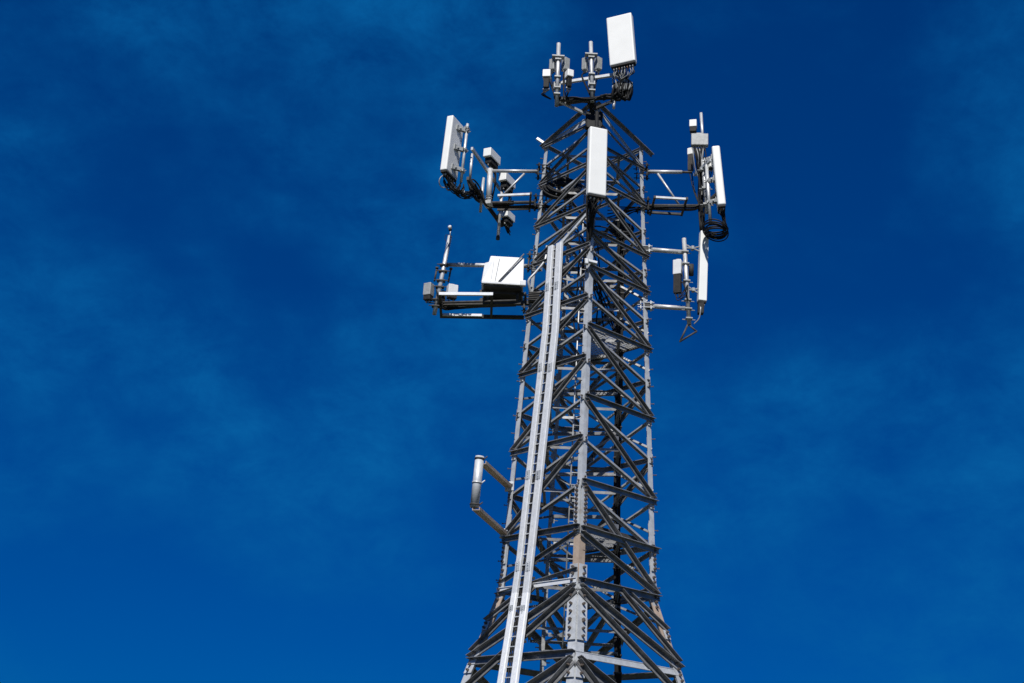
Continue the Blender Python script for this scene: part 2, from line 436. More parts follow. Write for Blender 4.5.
X3, Y3, Z3 = V((1, 0, 0)), V((0, 1, 0)), V((0, 0, 1))
# ================================================================== INNER CLIMBING MAST + CABLE RISER
pm = [onface(x, y, 'L', 'F', -.22) for x, y in ((571, 195), (568, 250), (560, 370), (556, 438), (549, 540), (544, 626), (540, 700))]
mast = thing('climbing_mast', 'pale upright pole with step pegs rising inside the tower left of the near leg', 'climbing pole', pm[-1])
mb = MB()
for p, q in zip(pm[:-1], pm[1:]): mb.obox((p + q) / 2, V((1, 0, 0)), V((0, 1, 0)), (q - p).normalized(), .085, .05, (q - p).length)
mb.build('pole', GREYP, mast)
k = 0
for p, q in zip(pm[:-1], pm[1:]):
    n_ = int((q - p).length / .28)
    for i in range(n_):
        c = p.lerp(q, (i + .5) / n_); s_ = 1 if k % 2 else -1; k += 1
        mb = MB(); mb.tube(c, c + V((s_ * .17, -.02, 0)), .014, 6); mb.obox(c + V((s_ * .03, -.03, 0)), V((1, 0, 0)), V((0, 1, 0)), V((0, 0, 1)), .12, .02, .13)
        mb.build('step_peg', GREYP, mast)

rp = [onface(x, y, 'R', 'F', -.25) for x, y in ((622, 215), (620, 330), (617.5, 450), (617, 560), (618, 700))]
riser = thing('cable_riser', 'dark upright bundle of black feeder cables inside the tower right of the near leg', 'cable bundle', rp[-1])
for j in range(5):
    mb = MB(); pts = []
    for p in rp: pts.append(p + V((-.06 + .03 * j, random.uniform(-.02, .02), 0)))
    mb.path(spline([jit(p, .004) for p in pts], 10), .018, 6); mb.build('cable', BLACK, riser)
for p, q in zip(rp[:-1], rp[1:]):
    n_ = int((q - p).length / .35)
    for i in range(n_):
        c = p.lerp(q, (i + .5) / n_)
        mb = MB(); mb.obox(c + V((0, .03, 0)), X3, Y3, Z3, .19, .03, .04); mb.obox(c + V((0, -.035, 0)), X3, Y3, Z3, .17, .015, .03)
        for s_ in (-.08, .08): mb.obox(c + V((s_, 0, 0)), X3, Y3, Z3, .012, .09, .025)
        mb.build('clamp', DARKSTEEL, riser)
# cross bars carried between mast and riser
def interp(pts, y):
    best = None
    for p, q in zip(pts[:-1], pts[1:]):
        yp, yq = proj(p)[1], proj(q)[1]
        if yp <= y <= yq: return p.lerp(q, (y - yp) / (yq - yp))
    return pts[-1]
for k, y in enumerate((290, 322, 358, 395, 434, 475, 517, 560, 605, 652)):
    p, q = interp(pm, y), interp(rp, y); q = V((q.x, q.y, p.z))
    b = MB(); b.obox((p + q) / 2, (q - p).normalized(), V((0, 1, 0)), V((0, 0, 1)), (q - p).length, .09, .07)
    b.build('cross_bar', BRACE, tower)
    b = MB(); p2 = p + V((.1, -.25, .33)); q2 = p2 + V((.8 if k % 2 else .5, -.05, 0))
    b.obox((p2 + q2) / 2, (q2 - p2).normalized(), V((0, 1, 0)), V((0, 0, 1)), (q2 - p2).length, .02, .06)
    b.build('cross_bar', PIPE if k % 3 == 1 else BRACE, tower)
    if y < 640:
        y2_ = y + 38; p3, q3 = interp(pm, y2_), interp(rp, y2_); q3 = V((q3.x, q3.y, p3.z))
        b = MB(); s3, e3 = (p, q3) if k % 2 else (q, p3); d3 = (e3 - s3).normalized()
        b.obox((s3 + e3) / 2 + Y3 * .05, d3, Y3, d3.cross(Y3), (e3 - s3).length, .05, .05); b.build('inner_brace', BRACE, tower)
        zz = p.z - CZ; l3 = leg('L', zz - .35); d3 = (l3 - p).normalized()
        b = MB(); b.obox((l3 + p) / 2, d3, Y3, d3.cross(Y3), (l3 - p).length, .05, .05); b.build('inner_brace', BRACE, tower)
        l3 = leg('R', zz - .45); d3 = (l3 - q).normalized()
        b = MB(); b.obox((l3 + q) / 2, d3, Y3, d3.cross(Y3), (l3 - q).length, .05, .05); b.build('inner_brace', BRACE, tower)

# small inner rods of the climbing cage at the left, plus slack wires
cage = thing('safety_ladder', 'thin safety ladder with fine rungs inside the tower beside the pale pole', 'ladder', V((TX - .1, TY + .1, 0)))
for dx in (0, .28):
    mb = MB(); mb.tube(V((TX - .28 + dx, TY + .1, CZ + 2.0)), V((TX - .17 + dx, TY + .1, CZ + 15.3)), .017, 8); mb.build('rail', PIPE, cage)
z = 2.2
while z < 15.2:
    x = TX - .28 + .11 * (z - 2) / 13.3
    MB().tube(V((x, TY + .1, CZ + z)), V((x + .28, TY + .1, CZ + z)), .011, 6).build('rung', PIPE, cage); z += .28

# ================================================================== GRATING PLATFORMS
def platform(z, shrink, label, quad):
    t = thing('grating_platform', label, 'platform', V((TX, TY, CZ + z)), 'grating platforms inside the tower')
    P = [leg(l, z).lerp(V((TX, TY, CZ + z)), shrink) for l in quad]
    mb = MB()
    for i in range(len(P)):
        p, q = P[i], P[(i + 1) % len(P)]
        d = (q - p).normalized(); mb.obox((p + q) / 2, d, d.cross(V((0, 0, 1))), V((0, 0, 1)), (q - p).length, .05, .08)
    mb.build('frame', DARKSTEEL, t)
    # grate: two families of thin bars clipped to the triangle/quad
    mb = MB(); u = (leg('R', z) - leg('N', z)).normalized(); v = (leg('F', z) - leg('R', z)).normalized()
    C = V((TX, TY, CZ + z))
    def clip(o, d):
        t0, t1 = -9, 9; cen = sum(P, V()) / len(P)
        for i in range(len(P)):
            p, q = P[i], P[(i + 1) % len(P)]; e = q - p; nrm = V((-e.y, e.x, 0))
            if nrm.dot(cen - p) < 0: nrm = -nrm
            num = nrm.dot(o - p); den = nrm.dot(d)
            if abs(den) < 1e-9:
                if num < 0: return None
                continue
            tt = -num / den
            if den > 0: t0 = max(t0, tt)
            else: t1 = min(t1, tt)
        return (t0, t1) if t1 - t0 > .05 else None
    for fam, (d, e, sp, ww, hh) in enumerate(((u, v, .07, .007, .025), (v, u, .12, .008, .010))):
        k = -30
        while k * sp < 1.9:
            o = C + e * (k * sp); r_ = clip(o, d); k += 1
            if r_: mb.obox(o + d * (r_[0] + r_[1]) / 2 + V((0, 0, .004 if fam else -.002)), d, e, V((0, 0, 1)), r_[1] - r_[0], ww, hh)
    mb.build('grate', PIPE, t)
platform(10.62, .12, 'grating platform inside the tower just below the lower right antenna bracket', 'NRF')
platform(6.0, .10, 'lower grating platform inside the tower above where the legs splay', 'NRF')

# ================================================================== FRONT CABLE LADDER
LR = [(551, 246), (545.2, 330), (532.8, 440), (519.4, 560)]; LR2 = [(514.7, 593), (500.3, 683)]
RR = [(559.3, 243), (554.8, 330), (543, 440), (529.8, 560)]; RR2 = [(526, 593), (513.8, 683)]
off = .20
lp = [onface(x, y, 'N', 'L', off) for x, y in LR]; rpp = [onface(x, y, 'N', 'L', off) for x, y in RR]
sx = lambda pts: [onface(*pts[0], 'N', 'L', off), onface(*pts[1], 'N', 'L', .30, True)]
lp += sx(LR2); rpp += sx(RR2)
lp.append(lp[-1] * 2 - lp[-2] + V((0, 0, 0))); rpp.append(rpp[-1] * 2 - rpp[-2])
def to_ground(P):
    d = (P[-1] - P[-2]).normalized(); P[-1] = P[-1] + d * ((.05 - P[-1].z) / d.z)
to_ground(lp); to_ground(rpp)
lad = thing('cable_ladder', 'bright galvanised cable ladder running up the left face of the tower', 'cable ladder', V((lp[-1].x, lp[-1].y, 0)))
fn = fnorm('N', 'L', 8); fd = (leg('N', 8) - leg('L', 8)).normalized()
for P, wv in ((lp, .165), (rpp, .185)):
    mb = MB()
    t = .006
    prof = [(-wv / 2, 0), (wv / 2, 0), (wv / 2, -.05), (wv / 2 - t, -.05), (wv / 2 - t, -t), (.012, -t), (.012, .014), (-.012, .014), (-.012, -t), (-wv / 2 + t, -t), (-wv / 2 + t, -.05), (-wv / 2, -.05)]
    prof = [(-wv / 2, .02), (-wv / 2 + .02, .03), (-.008, .03), (-.008, .012), (.008, .012), (.008, .03), (wv / 2 - .02, .03), (wv / 2, .02), (wv / 2, -.04), (-wv / 2, -.04)]
    for p, q in zip(P[:-1], P[1:]): mb.extr(prof, p, q, fd, fn)
    mb.build('side_rail', BRIGHT, lad)
for i in range(len(lp) - 1):
    n_ = max(2, int((lp[i + 1] - lp[i]).length / .22))
    for k in range(n_):
        t_ = (k + .5) / n_; p, q = lp[i].lerp(lp[i + 1], t_), rpp[i].lerp(rpp[i + 1], t_)
        q = p + fd * ((q - p).dot(fd))
        mb = MB(); mb.obox((p + q) / 2 - fn * .03, (q - p).normalized(), fn, V((0, 0, 1)), (q - p).length, .03, .022)
        mb.build('rung', STEEL, lad)
for i in range(0, len(lp) - 1):
    for t_ in (.1, .55):
        p = lp[i].lerp(lp[i + 1], t_); q = rpp[i].lerp(rpp[i + 1], t_); c = (p + q) / 2
        mb = MB(); mb.obox(c - fn * .12, fd, fn, V((0, 0, 1)), .5, .04, .05); mb.obox(c - fn * .08 - fd * .2, fd, fn, V((0, 0, 1)), .05, .14, .05)
        mb.build('standoff_bracket', DARKSTEEL, lad)
for i, t_ in ((0, .5), (1, .35), (2, .3), (3, .2), (4, .2)):
    for P, wv in ((lp, .165), (rpp, .185)):
        c = P[i].lerp(P[i + 1], t_) + fn * .034; mb = MB(); mb.obox(c, fd, fn, Z3, wv * .8, .008, .2)
        for k in (-.07, -.03, .03, .07): bolt(mb, c + Z3 * k, fn, .012, .012)
        mb.build('splice_plate', STEEL, lad)
# header angle the rails are hung from, and side struts back to the near leg
for a_, b_ in ((lp[0] - fd * .12 - Z3 * .12 - fn * .09, rpp[0] + fd * .45 + Z3 * .30 - fn * .09), (rpp[0] - fn * .06, leg('N', 13.4) + fn * .05)):
    d_ = (b_ - a_).normalized(); mb = MB(); mb.obox((a_ + b_) / 2, d_, fn, d_.cross(fn), (b_ - a_).length, .05, .06); mb.build('hanger', STEEL, lad)
# thin black cables lying between the ladder rails
cb = thing('ladder_cables', 'dark cables running down between the rails of the bright cable ladder', 'cables', V((lp[-1].x, lp[-1].y, 0)))
for f_ in (.36, .5, .64):
    mb = MB(); mb.path([lp[i].lerp(rpp[i], f_) - fn * .045 for i in range(len(lp))], .014, 6); mb.build('cable', BLACK, cb)

# ================================================================== GENERIC EQUIPMENT
X3, Y3, Z3 = V((1, 0, 0)), V((0, 1, 0)), V((0, 0, 1))
def H(ang): return V((cos(radians(ang)), sin(radians(ang)), 0))     # horizontal direction
def cables(parent, starts, mids, ends, r=.014, jt=.04, name='cable', m=BLACK, n=8):
    for s_ in starts:
        pts = [s_] + [jit(m_, jt) for m_ in mids] + [jit(random.choice(ends), jt * .4)]
        mb = MB(); mb.path(spline(pts, n), r * random.uniform(.8, 1.15), 6); mb.build(name, m, parent)
def ubolt(mb, c, axis, n, r):
    """saddle clamp round a pipe: plate and two bolts"""
    s_ = axis.cross(n).normalized()
    mb.obox(c + n * r, s_, n, axis, r * 3.4, .02, .07); mb.obox(c - n * r, s_, n, axis, r * 3.4, .02, .07)
    for k in (-1, 1): mb.tube(c + s_ * r * 1.35 * k - n * (r + .05), c + s_ * r * 1.35 * k + n * (r + .07), .011, 6)
def pipe(parent, p, q, r, name='pipe', m=PIPE, hollow=True):
    return MB().tube(p, q, r, 14, hollow=hollow).build(name, m, parent)

def panel_antenna(label, top, bot, wd, dp, face, nports=6, rows=2, pipe_at=None, bev=.035, group='panel antennas on the tower', plen=.12):
    """top/bot: centre of the top and bottom of the radome; face: outward horizontal direction"""
    t = thing('panel_antenna', label, 'panel antenna', bot, group)
    ax = (top - bot).normalized(); u = ax.cross(face).normalized(); n = u.cross(ax).normalized()
    if n.dot(face) < 0: n = -n
    c = (top + bot) / 2; L_ = (top - bot).length
    mb = MB(); mb.obox(c, u, n, ax, wd, dp, L_, bev, 3); mb.build('radome', WHITE, t)
    mb = MB(); mb.obox(bot - ax * .018, u, n, ax, wd * .93, dp * .88, .05, .01); 
    mb.build('end_cap', DARK, t)
    ports = []
    for r_ in range(rows):
        for k in range(nports):
            pp = bot - ax * .04 + u * wd * .84 * ((k + .5) / nports - .5) + n * dp * .6 * ((r_ + .5) / rows - .5)
            mb = MB(); mb.tube(pp, pp - ax * plen * .5, .017, 8); mb.tube(pp - ax * plen * .2, pp - ax * plen * .32, .024, 8)
            mb.build('port', PIPE if (k + r_) % 3 else COPPER, t); ports.append(pp - ax * plen * .5)
    if pipe_at is not None:
        for f_ in (.14, .5, .86) if L_ > 1.2 else (.2, .8):
            b0 = bot + ax * L_ * f_ - n * dp / 2
            tgt, pax, pr = pipe_at
            # nearest point on the pipe
            pc = tgt + pax * (b0 - tgt).dot(pax)
            mb = MB(); d = pc - b0; dl = d.length
            if dl > .02:
                dn = d.normalized()
                for s_ in (-1, 1):
                    mb.obox(b0 + d / 2 + u * .045 * s_, dn, dn.cross(ax).normalized(), ax, dl, .014, .09)
                mb.tube(b0 + d * .45 - u * .09, b0 + d * .45 + u * .09, .02, 8)
            mb.obox(b0 - n * .012, u, n, ax, .16, .03, .14, .004)
            ubolt(mb, pc, pax, n, pr)
            mb.build('bracket', GREYP, t)
    return t, ports, (ax, u, n)

def radio_unit(label, c, face, wd, dp, ht, ax=Z3, shade=.5, body=DARK, cover=WHITE, nports=4, group='radio units on the mounts', fins=True, bsc=.9):
    """finned radio box with a white sun cover; c = centre, face = outward horizontal direction"""
    t = thing('radio_unit', label, 'radio unit', c - ax * ht / 2, group)
    u = ax.cross(face).normalized(); n = u.cross(ax).normalized()
    if n.dot(face) < 0: n = -n
    mb = MB(); mb.obox(c, u, n, ax, wd * bsc, dp * bsc, ht, .01)
    if fins:
        nf = max(4, int(wd / .035))
        for k in range(nf):
            x = wd * bsc * ((k + .5) / nf - .5)
            mb.obox(c + u * x + n * dp * (bsc / 2 + .02), u, n, ax, .010, dp * .14, ht * .9); mb.obox(c + u * x - n * dp * (bsc / 2 + .02), u, n, ax, .010, dp * .14, ht * .9)
    mb.build('body', body, t)
    hs = ht * shade
    if cover:
        mb = MB(); mb.obox(c + ax * (ht / 2 - hs / 2 + .01), u, n, ax, wd, dp * 1.12, hs, .015)
        mb.build('cover', cover, t)
    mb = MB(); mb.obox(c + ax * (ht / 2 + .03), u, n, ax, wd * .35, dp * .3, .035, .006); mb.build('handle', GREYP, t)
    ports = []
    for k in range(nports):
        pp = c - ax * ht / 2 + u * wd * .8 * ((k + .5) / nports - .5)
        mb = MB(); mb.tube(pp, pp - ax * .05, .016, 8); mb.tube(pp - ax * .02, pp - ax * .032, .022, 8); mb.build('port', PIPE, t); ports.append(pp - ax * .05)
    return t, ports

def leg_clamp(parent, l, z, h=.28, m=BLACK, wd=.26):
    """back-to-back clamp plates bolted round a tower leg"""
    mb = MB(); c = leg(l, z) - DIR[l] * .03; ax = (leg(l, z + .1) - leg(l, z - .1)).normalized(); n = DIR[l]; u = ax.cross(n).normalized()
    for s_ in (.11, -.13):
        for zz in (-h * .3, h * .3):
            mb.obox(c + n * s_ + ax * zz, u, n, ax, wd, .025, .09, .004)
    for zz in (-h * .3, h * .3):
        for k in (-1, 1):
            mb.tube(c + u * wd * .42 * k + ax * zz - n * .2, c + u * wd * .42 * k + ax * zz + n * .19, .012, 6)
            mb.tube(c + u * wd * .42 * k + ax * zz + n * .13, c + u * wd * .42 * k + ax * zz + n * .155, .024, 6)
    mb.obox(c + n * .13, u, n, ax, wd * .55, .03, h, .004)
    mb.build('leg_clamp', m, parent)

# ================================================================== UPPER LEFT SECTOR
zU = legy('L', 171.5); zL = legy('L', 202.5)
pU, pL = leg('L', zU), leg('L', zL)
fdir = V((.33, .944, 0)).normalized()                # sector frame direction (near end -> far end)
fnL = V((-.944, .33, 0)).normalized()                # outward
postU = atZ(490.2, 171, zU); postL = atZ(488.5, 203, zL)
mL = thing('sector_mount', 'steel sector mount with two rails on arms at the upper left of the tower', 'antenna mount', postL, 'sector mounts on the tower')
leg_clamp(mL, 'L', zU, .42); leg_clamp(mL, 'L', zL, .42)
pipe(mL, pU + DIR['L'] * .12, postU - fnL * .02, .042, 'arm', hollow=False)
pipe(mL, pL + DIR['L'] * .12, postL - fnL * .02, .038, 'arm', DARKSTEEL, hollow=False)
mb = MB(); mb.tube(postU + Z3 * .06, postL - Z3 * .06, .068, 16)
for z_ in (.1, .16): mb.tube(postL + Z3 * z_, postL + Z3 * (z_ + .02), .078, 16)
mb.obox(postL - Z3 * .03, fdir, fnL, Z3, .26, .2, .1, .01)
mb.build('post', PIPE, mL)
for s_, col_ in ((-.42, STEEL), (.34, DARKSTEEL)):
    a_ = pL + DIR['L'] * .22 + Y3 * s_ ; b_ = postL + V((.22, s_, 0))
    mb = MB(); mb.obox((a_ + b_) / 2, (b_ - a_).normalized(), Y3, Z3, (b_ - a_).length, .05, .05); mb.build('arm', col_, mL)
mb = MB(); mb.obox(pL + DIR['L'] * .22, Y3, X3, Z3, .95, .05, .06); mb.build('cross_piece', DARKSTEEL, mL)
pipe(mL, pU.lerp(postU, .34) - Z3 * .06, postL + V((.26, .05, .16)), .026, 'brace', PIPE, False)
def railp(base, s_): return base + fdir * s_
mb = MB(); a_, b_ = railp(postU + fnL * .07, -1.15), railp(postU + fnL * .07, 1.0); mb.obox((a_ + b_) / 2, (b_ - a_).normalized(), fnL, Z3, (b_ - a_).length, .055, .075); mb.build('rail', STEEL, mL)
mb = MB(); a_, b_ = railp(postL + fnL * .07, -1.3), railp(postL + fnL * .07, 1.25); mb.obox((a_ + b_) / 2, (b_ - a_).normalized(), fnL, Z3, (b_ - a_).length, .07, .085); mb.build('rail', DARKSTEEL, mL)
YP = railp(postU, -1.12).y
ap0, ap1 = atY(467.6, 124, YP), atY(461, 182, YP)
pipe(mL, ap0, ap1, .034, 'pipe')
mb = MB(); 
for f_ in (.08, .45, .82): 
    c = ap0.lerp(ap1, f_); mb.obox(c, fdir, fnL, Z3, .13, .1, .05); mb.tube(c - fdir * .12, c + fdir * .12, .012, 6)
mb.build('clamp', GREYP, mL)
y2 = railp(postU, -.65).y; pipe(mL, atY(472, 154, y2), atY(470, 179, y2), .032, 'pipe')
y3 = railp(postU, -.2).y; pipe(mL, atY(483.5, 178, y3), atY(480.4, 212, y3), .036, 'pipe')
y4 = railp(postU, .7).y; pipe(mL, atY(502.5, 185, y4), atY(498, 237, y4), .038, 'pipe')
mb = MB(); e_ = atY(498, 237, y4); mb.tube(e_ - Z3 * .07, e_ + Z3 * .02, .05, 12); mb.build('pipe_cap', DARK, mL)

pax = (ap0 - ap1).normalized()
ta = atY(455.6, 121.4, YP - .05); ba = atY(448.6, 175.6, YP - .05)
antL, portsL, frL = panel_antenna('white panel antenna at the far left with its bracketed back turned to the tower', ta, ba, .58, .18, H(154), 5, 2, pipe_at=(ap0, pax, .034), bev=.03)
cl1 = thing('jumper_cables', 'black jumper cables looping below the upper left panel antenna', 'cables', railp(postL, -.6), 'jumper cables below antennas')
hang = [atY(463, 193, y2), atY(473, 203, y2), atY(482, 196, y3)]
cables(cl1, portsL * 2, [p for p in (atY(454, 188, YP), atY(466, 196, YP + .2))], [atY(480, 190, y3), atY(474, 188, y2)], .012, .08)
for k in range(14):
    c = atY(474 + random.uniform(-1, 4), 192 + random.uniform(-3, 2), y2 + .1 * k); r_ = random.uniform(.16, .24); pts = []
    for a in range(24):
        t_ = 2 * pi * a / 24; pts.append(c + V((-.1, .95, 0)).normalized() * r_ * cos(t_) * .7 + V((1, 0, -.15)).normalized() * r_ * .75 * cos(t_ + .6) + Z3 * sin(t_) * r_)
    mb = MB(); mb.path(pts, .019, 6, closed=True); mb.build('loop', BLACK, cl1)
for k in range(16):
    cx, cy = 450 + random.uniform(-7, 12), 183 + random.uniform(-4, 4) + .0 * k; r_ = random.uniform(.06, .15)
    c = atY(cx, cy + (cx - 450) * .5, YP + random.uniform(-.15, .25)); a1 = V((random.uniform(-1, 1), random.uniform(-1, 1), .2)).normalized(); a2 = V((random.uniform(-.5, .5), random.uniform(-.5, .5), 1)).normalized(); pts = []
    for a in range(15):
        t_ = -2.4 + 4.8 * a / 14; pts.append(c + a1 * r_ * sin(t_) - a2 * r_ * cos(t_) * 1.1)
    MB().path(pts, random.uniform(.010, .017), 6).build('cable', BLACK if k % 4 else GREYP, cl1)
# three radios
rl = []
for (lab, px, py, s_, wd) in (('white capped radio unit highest on the upper left mount', 491.8, 160, .15, .34), ('white capped radio unit in the middle on the upper left mount', 507, 184, .75, .34), ('white capped radio unit lowest at the far end of the upper left mount', 507.5, 219, 1.15, .22)):
    c = atY(px, py, railp(postU, s_).y)
    t_, ports = radio_unit(lab, c, H(153), wd + .22, .19, .38 if wd > .3 else .32, shade=.6, bsc=.72, body=BLACK)
    rl.append((t_, ports))
    cables(cl1, ports, [ports[0] + V((0, 0, -.15))], [railp(postL, s_) + Z3 * .02], .012, .06)
# feeder bundle from rail along the lower arm into the tower
fb = thing('feeder_cables', 'black feeder cables strapped along the upper left mount into the tower', 'cables', postL, 'feeder cables along the mounts')
for k in range(7):
    o_ = V((0, random.uniform(-.05, .05), random.uniform(-.05, .03)))
    pts = [railp(postL, -1.0) + o_, railp(postL, -.4) + o_ - Z3 * .1, railp(postL, .05) + o_ - Z3 * .05, postL.lerp(pL, .5) + o_ + V((0, .1, -.06)), pL + o_ + V((.2, .1, -.05)), V((TX - .5, TY, CZ + zL - .5 + .1 * k))]
    MB().path(spline(pts, 6), .016, 6).build('cable', BLACK, fb)
for k in range(6):
    o_ = V((0, random.uniform(-.05, .05), random.uniform(-.04, .03)))
    pts = [railp(postL, 1.2) + o_, railp(postL, .6) + o_ - Z3 * .08, railp(postL, .1) + o_ - Z3 * .02, postL.lerp(pL, .5) + o_]
    MB().path(spline(pts, 6), .018, 6).build('cable', BLACK, fb)

# ================================================================== UPPER RIGHT SECTOR
zU2 = legy('R', 171.5); zL2 = legy('R', 205.5)
qU, qL = leg('R', zU2), leg('R', zL2)
eU = atZ(692, 172.3, zU2); eL = atZ(698, 205.8, zL2)
mR = thing('sector_mount', 'steel sector mount with crowded pipes at the upper right of the tower', 'antenna mount', eL, 'sector mounts on the tower')
leg_clamp(mR, 'R', zU2, .42); leg_clamp(mR, 'R', zL2, .42)
pipe(mR, qU + DIR['R'] * .12, qU.lerp(eU, .8), .045, 'arm', hollow=False); pipe(mR, qU.lerp(eU, .8), eU, .03, 'arm', DARKSTEEL, False)
pipe(mR, qL + DIR['R'] * .12, eL, .038, 'arm', DARKSTEEL, False)
for s_, col_, le in ((-.44, STEEL, .75), (.36, DARKSTEEL, .75)):
    a_ = qL + DIR['R'] * .2 + Y3 * s_; b_ = a_ + X3 * le
    mb = MB(); mb.obox((a_ + b_) / 2, X3, Y3, Z3, le, .06, .05); mb.build('arm', col_, mR)
mb = MB(); mb.obox(qL + DIR['R'] * .2, Y3, X3, Z3, .95, .05, .06); mb.obox(qL + DIR['R'] * .97, Y3, X3, Z3, .9, .05, .06); mb.build('cross_piece', DARKSTEEL, mR)
pipe(mR, qU.lerp(eU, .30) - Z3 * .05, qL + DIR['R'] * .85 + Z3 * .04, .026, 'brace', PIPE, False)
YR = eU.y
fr = V((-.33, .944, 0)).normalized()
for base, m_ in ((eU, STEEL), (eL, DARKSTEEL)):
    a_, b_ = base - fr * .7 + X3 * .12, base + fr * .12 + X3 * .12
    mb = MB(); mb.obox((a_ + b_) / 2, fr, fr.cross(Z3), Z3, (b_ - a_).length, .06, .08); mb.build('rail', m_, mR)
pa0, pa1 = atY(701, 113, YR - .05), atY(703.5, 150, YR - .05); pipe(mR, pa0, pa1, .036)
pb0, pb1 = atY(703.2, 160, YR - .25), atY(707.6, 213, YR - .25); pipe(mR, pb0, pb1, .058)
pc0, pc1 = atY(706.5, 165, YR - .5), atY(710.5, 224, YR - .5); pipe(mR, pc0, pc1, .04)
mb = MB()
for f_ in (.2, .55, .85):
    c = pb0.lerp(pb1, f_); mb.obox(c, X3, Y3, Z3, .2, .16, .05, .004); mb.tube(c - X3 * .16, c + X3 * .16, .012, 6)
mb.build('clamp', GREYP, mR)
faceR = H(-8)
tR = atY(715.4, 149.6, YR - .62); bR = atY(721.6, 208.6, YR - .62)
antR, portsR, _ = panel_antenna('long white panel antenna at the far right of the tower seen narrow edge on', tR, bR, .42, .195, faceR, 4, 2, pipe_at=(pc0, (pc0 - pc1).normalized(), .04), bev=.04)
clR = thing('cable_coil', 'black cables coiled in a ring below the far right panel antenna', 'cable coil', atY(716, 240, YR - .5))
cc = atY(715.5, 232, YR - .45)
for k in range(12):
    r_ = random.uniform(.19, .30); pts = []; dz = random.uniform(-.07, .10); tl = random.uniform(-.18, .18)
    for a in range(28):
        t_ = 2 * pi * a / 28; pts.append(cc + V((cos(t_) * r_, sin(t_) * r_ * 1.15, dz + sin(t_ + .7) * tl * .6 - .03 * cos(t_))))
    MB().path(pts, .015, 6, closed=True).build('loop', BLACK, clR)
cables(clR, portsR * 2, [atY(723, 216, YR - .6), atY(725, 226, YR - .55)], [cc + V((.22, 0, .05)), cc + V((.1, -.22, .02))], .013, .05)
cR2 = thing('jumper_cables', 'black jumper cables hanging down the pipes of the upper right mount', 'cables', atY(701, 235, YR), 'jumper cables below antennas')
rgrey, prt = radio_unit('grey finned radio unit near the top of the upper right pipe', atY(699.6, 140.5, YR - .25), V((-.1, -1, 0)).normalized(), .46, .16, .32, body=GREYP, cover=None, nports=6)
cables(cR2, prt, [atY(699.5, 160, YR - .2), atY(700.5, 185, YR - .15)], [atY(701, 228, YR), atY(703, 232, YR - .1)], .013, .05)
r2, prt = radio_unit('small white radio unit topmost on the upper right mount', atY(693.2, 127, YR + .1), V((-.25, -1, 0)).normalized(), .18, .16, .32, shade=.62, nports=3)
cables(cR2, prt, [atY(695, 150, YR)], [atY(699, 175, YR), atY(700, 225, YR)], .011, .04)
r3, prt = radio_unit('narrow white capped radio unit on the left side of the upper right pipes', atY(690.7, 160, YR + .35), V((-.6, -1, 0)).normalized(), .14, .12, .62, shade=.3, nports=2, body=DARKSTEEL)
cables(cR2, prt, [atY(694, 190, YR + .2)], [atY(701, 208, YR)], .013, .03)
r4, prt = radio_unit('small pale radio unit tucked behind the far right panel antenna', atY(710.8, 164, YR - .3), V((.3, -1, 0)).normalized(), .12, .12, .32, shade=.9, nports=2)
cables(cR2, prt, [atY(707, 190, YR - .3)], [atY(704, 220, YR - .2)], .012, .03)
for k in range(12):
    pts = [jit(atY(693 + 1.1 * k, 148.5, YR - .27), .01), jit(atY(694.5 + .95 * k, 157, YR - .28), .03), jit(atY(697 + .6 * k, 168, YR - .2), .04), jit(atY(699 + .4 * k, 182, YR - .1), .04), jit(atY(700 + .3 * k, 205, YR - .05), .03)]
    MB().path(spline(pts, 6), .013, 6).build('cable', GREYP if k % 3 == 0 else BLACK, cR2)
for k in range(10):
    x = 698.5 + .55 * k
    pts = [jit(atY(x + 1, 158, YR), .03), jit(atY(x, 178, YR + .05), .03), jit(atY(x + .3, 200, YR + .05), .03), jit(atY(x + 1, 230, YR - .05), .03)]
    MB().path(spline(pts, 6), .016, 6).build('cable', BLACK, cR2)
fbR = thing('feeder_cables', 'black feeder cables strapped along the upper right mount into the tower', 'cables', eL, 'feeder cables along the mounts')
for k in range(7):
    o_ = V((0, random.uniform(-.05, .05), random.uniform(-.05, .03)))
    pts = [atY(700 + k * .4, 190, YR) + o_, eL + o_ - Z3 * .03, eL.lerp(qL, .5) + o_ - Z3 * .07, qL + o_ + V((-.15, .1, -.05)), V((TX + .4, TY + .1, CZ + zL2 - .6 + .1 * k))]
    MB().path(spline(pts, 6), .016, 6).build('cable', BLACK, fbR)

# ================================================================== LOWER RIGHT MOUNT
zU3 = legy('R', 249.5); zL3 = legy('R', 306)
kU, kL = leg('R', zU3), leg('R', zL3); eU3 = atZ(684.5, 252.3, zU3); eL3 = atZ(688, 308.6, zL3)
m3 = thing('pipe_mount', 'leaning steel pipe on two stand-off arms at the lower right of the tower', 'antenna mount', eL3)
for z_, k_ in ((zU3, kU), (zL3, kL)):
    leg_clamp(m3, 'R', z_, .2, STEEL, .18)
    MB().obox(k_ + DIR['R'] * .02, DIR['R'], DIR['F'], Z3, .17, .14, .13, .01).build('clamp_box', DARKSTEEL, m3)
pipe(m3, kU + DIR['R'] * .12, eU3, .055, 'arm', hollow=False); pipe(m3, kL + DIR['R'] * .12, eL3, .055, 'arm', hollow=False)
Y3_ = (eU3.y + eL3.y) / 2 - .1
p30, p31 = atY(684, 238.5, Y3_), atY(689.3, 325, Y3_ ); pipe(m3, p30, p31, .05)
ax3 = (p30 - p31).normalized()
mb = MB()
